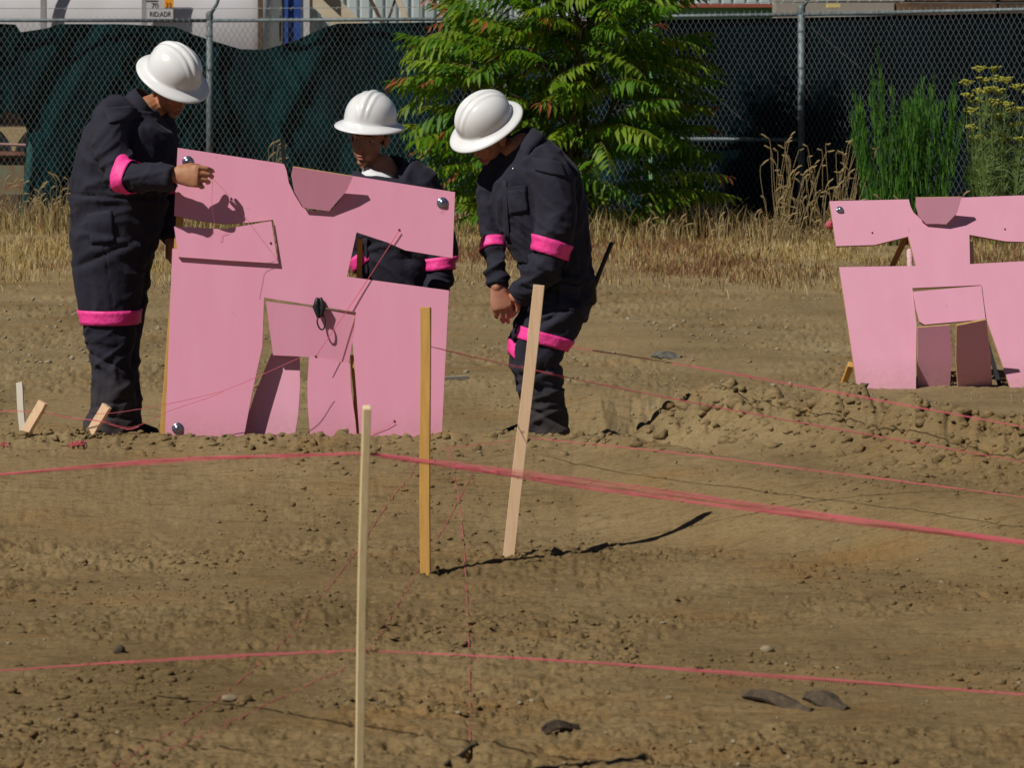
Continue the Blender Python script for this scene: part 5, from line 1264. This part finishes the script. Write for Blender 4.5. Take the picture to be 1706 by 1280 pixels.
p2, me2, Wf = person('middle worker in white hard hat and charcoal coveralls standing behind the front panel', D2, cl2,
    [((733, 440, -17), (734, 450, -18), 21, 25, 0.0, 'arm_band'), ((601, 436, -10), (608, 446, -12), 20, 22, 0, 'arm_band')],
    hm2, W2(634, 290), M_SKIN2, M_HAIR, hands2, bt2, boots_at=[W2(636, 736, 0), W2(700, 736, 14)], fwd=Vector((-0.4, -0.9, 0)), seed=2,
    foc=[((735, 440, -18), 50, 0.9), ((660, 430, 0), 70, 0.8), ((690, 300, 0), 40, 0.3)],
    pockets=[('placket', [(606, 395), (613, 395), (613, 500), (606, 500)])])
collar(p2, W2(640, 284, -2), Vector((-0.12, -0.10, 1)), 0.082, 0.095, 0.055, Vector((-0.5, -0.85, -0.2)), 1.35, gap=66)
# white undershirt showing at the neck
bm = bmesh.new(); cc = W2(628, 296, -14); n_ = 18; rows = []
for (z_, f_) in ((0.030, 0.060), (0.012, 0.074), (-0.02, 0.088), (-0.06, 0.095)):
    rows.append([bm.verts.new(W2(634, 287, 0) + Vector((math.cos(t) * f_ * 1.05, math.sin(t) * f_ * 1.25, z_ - 0.03 * max(0, -math.sin(t - 0.4))))) for t in np.linspace(math.pi * 0.85, math.pi * 2.0, n_)])
for a, b in zip(rows, rows[1:]):
    for k in range(n_ - 1): bm.faces.new((a[k], b[k], b[k + 1], a[k + 1]))
o = mesh_bm('undershirt', bm, M_TEE, p2, True); o.modifiers.new('t', 'SOLIDIFY').thickness = 0.003

# ---- right worker: bent, facing left, hands together
D3 = 13.62
def W3(x, y, d=0): return at(x, y, D3) + Vector((0, d * D3 / F, 0))
cl3 = [
    [(930, 530, 8, 50, 50), (934, 490, 5, 55, 60), (930, 450, 2, 58, 62), (916, 400, 0, 68, 62), (902, 350, 0, 76, 66), (892, 305, 0, 74, 70), (882, 268, 0, 54, 60), (872, 250, 0, 38, 42), (867, 243, 0, 30, 34)],
    [(898, 262, -38, 34, 36), (916, 290, -56, 37, 36), (924, 330, -66, 35, 34), (923, 370, -72, 32, 31), (917, 408, -76, 27, 28), (909, 436, -78, 25, 26), (890, 460, -74, 25, 24), (874, 478, -66, 21, 21), (862, 492, -58, 19, 18)],
    [(850, 262, 20, 28, 32), (826, 290, 26, 28, 30), (816, 330, 22, 22, 26), (818, 375, 10, 18, 22), (822, 410, -6, 16.5, 18), (826, 440, -24, 18, 19), (828, 474, -44, 15, 15)],
    [(938, 500, -24, 48, 44), (918, 540, -32, 43, 40), (902, 572, -36, 38, 36), (898, 610, -32, 36, 33), (902, 650, -26, 33, 31), (909, 690, -22, 36, 33), (914, 722, -20, 36, 34)],
    [(925, 500, 26, 46, 42), (895, 545, 20, 38, 38), (873, 585, 12, 25, 32), (884, 630, 20, 25, 28), (900, 690, 28, 28, 30), (905, 722, 28, 32, 32)],
]
hm3 = head_matrix(W3(818, 224, 0), R(-158), R(34), R(-20))
hands3 = [dict(wrist=W3(828, 474, -44), fwd=Vector((0.22, -0.05, -0.95)), back=Vector((-0.05, -1, 0.1)), side=1, size=1.12, spread=-0.6, curls=[0.75, 0.62, 0.6, 0.68], thumb=(0.9, 0.7)),
          dict(wrist=W3(861, 490, -50), fwd=Vector((-0.45, 0.8, -0.5)), back=Vector((0.5, 0.3, 0.5)), side=-1, size=0.9, curl=1.0)]
# right hand as two pieces: forearm end and knuckled fist
bt3 = [[(930, 480, 0, 34), (900, 330, 0, 38), (872, 245, 0, 24)], [(900, 285, -30, 14), (923, 340, -66, 13), (914, 425, -76, 12.5), (861, 492, -56, 10)],
       [(845, 285, 15, 14), (818, 340, 20, 10), (821, 400, -2, 9), (826, 440, -24, 10), (828, 474, -44, 11)], [(930, 520, 0, 12), (900, 610, -28, 11), (912, 710, -22, 9)]]
foc3 = [((912, 425, -76), 50, 1.1), ((826, 430, -20), 45, 1.0), ((900, 600, -30), 55, 1.1), ((915, 480, 0), 60, 0.6), ((890, 320, -20), 50, 0.3)]
p3, me3, Wf = person('right worker in charcoal coveralls bending with hands together behind the leaning stake', D3, cl3,
    [((918, 409, -76), (915, 422, -77), 26, 29, 0.006, 'arm_band'), ((822, 408, -5), (823, 416, -9), 19, 18, 0.0, 'arm_band'),
     ((907, 562, -35), (900, 576, -36), 21, 44, -0.022, 'leg_band'), ((874, 583, 12), (872, 590, 13), 24, 31, 0.0, 'leg_band')],
    hm3, W3(864, 250), M_SKIN3, M_HAIR, hands3, bt3, boots_at=[W3(905, 740, -22), W3(898, 740, 30)], fwd=Vector((-0.9, -0.4, 0)), seed=3, foc=foc3,
    grooves=[((918, 448, 0), (0.2, 0, 1), 2.2, 0.012, 110, 0.006), ((902, 640, -26), (0.1, 0, 1), 3, 0.012, 45, 0.008), ((906, 612, -30), (-0.3, 0, 1), 3, 0.012, 45, 0.008), ((912, 690, -22), (0.5, 0, 1), 3, 0.010, 45, 0.006), ((925, 520, -30), (-0.6, 0, 1), 3.5, 0.012, 55, 0.008)],
    pockets=[('chest_pocket', [(846, 318), (876, 314), (880, 352), (850, 357)]), ('pocket_flap', [(844, 312), (877, 308), (878, 320), (846, 325)]), ('yoke', [(886, 262), (934, 270), (944, 296), (892, 284)]), ('placket', [(838, 300), (845, 300), (850, 400), (843, 400)]),
             ('hip_pocket', [(930, 470), (966, 476), (962, 520), (930, 512)])])
collar(p3, W3(862, 240, -2), Vector((-0.42, -0.08, 1)), 0.080, 0.092, 0.05, Vector((-0.85, -0.6, -0.3)), 1.35)
bm = bmesh.new(); ell(bm, Matrix.Translation(W3(855, 280, -58)), (0, 0, 0), (0.006, 0.004, 0.006), 2); mesh_bm('snap', bm, M_SNAP, p3, True)
bm = bmesh.new(); capsule(bm, [W3(986, 500, -10), W3(984, 462, -14)], 0.022, n=10); rd = empty('radio', W3(986, 500, -10)); tag(rd, 'black two-way radio with a long antenna on the right worker\'s hip', 'radio'); mesh_bm('case', bm, M_BLACK, rd, True)
bm = bmesh.new(); capsule(bm, [W3(990, 476, -12), W3(1004, 440, -12), W3(1018, 406, -12)], [0.011, 0.0095, 0.010], n=10); mesh_bm('antenna', bm, M_BLACK, rd, True)
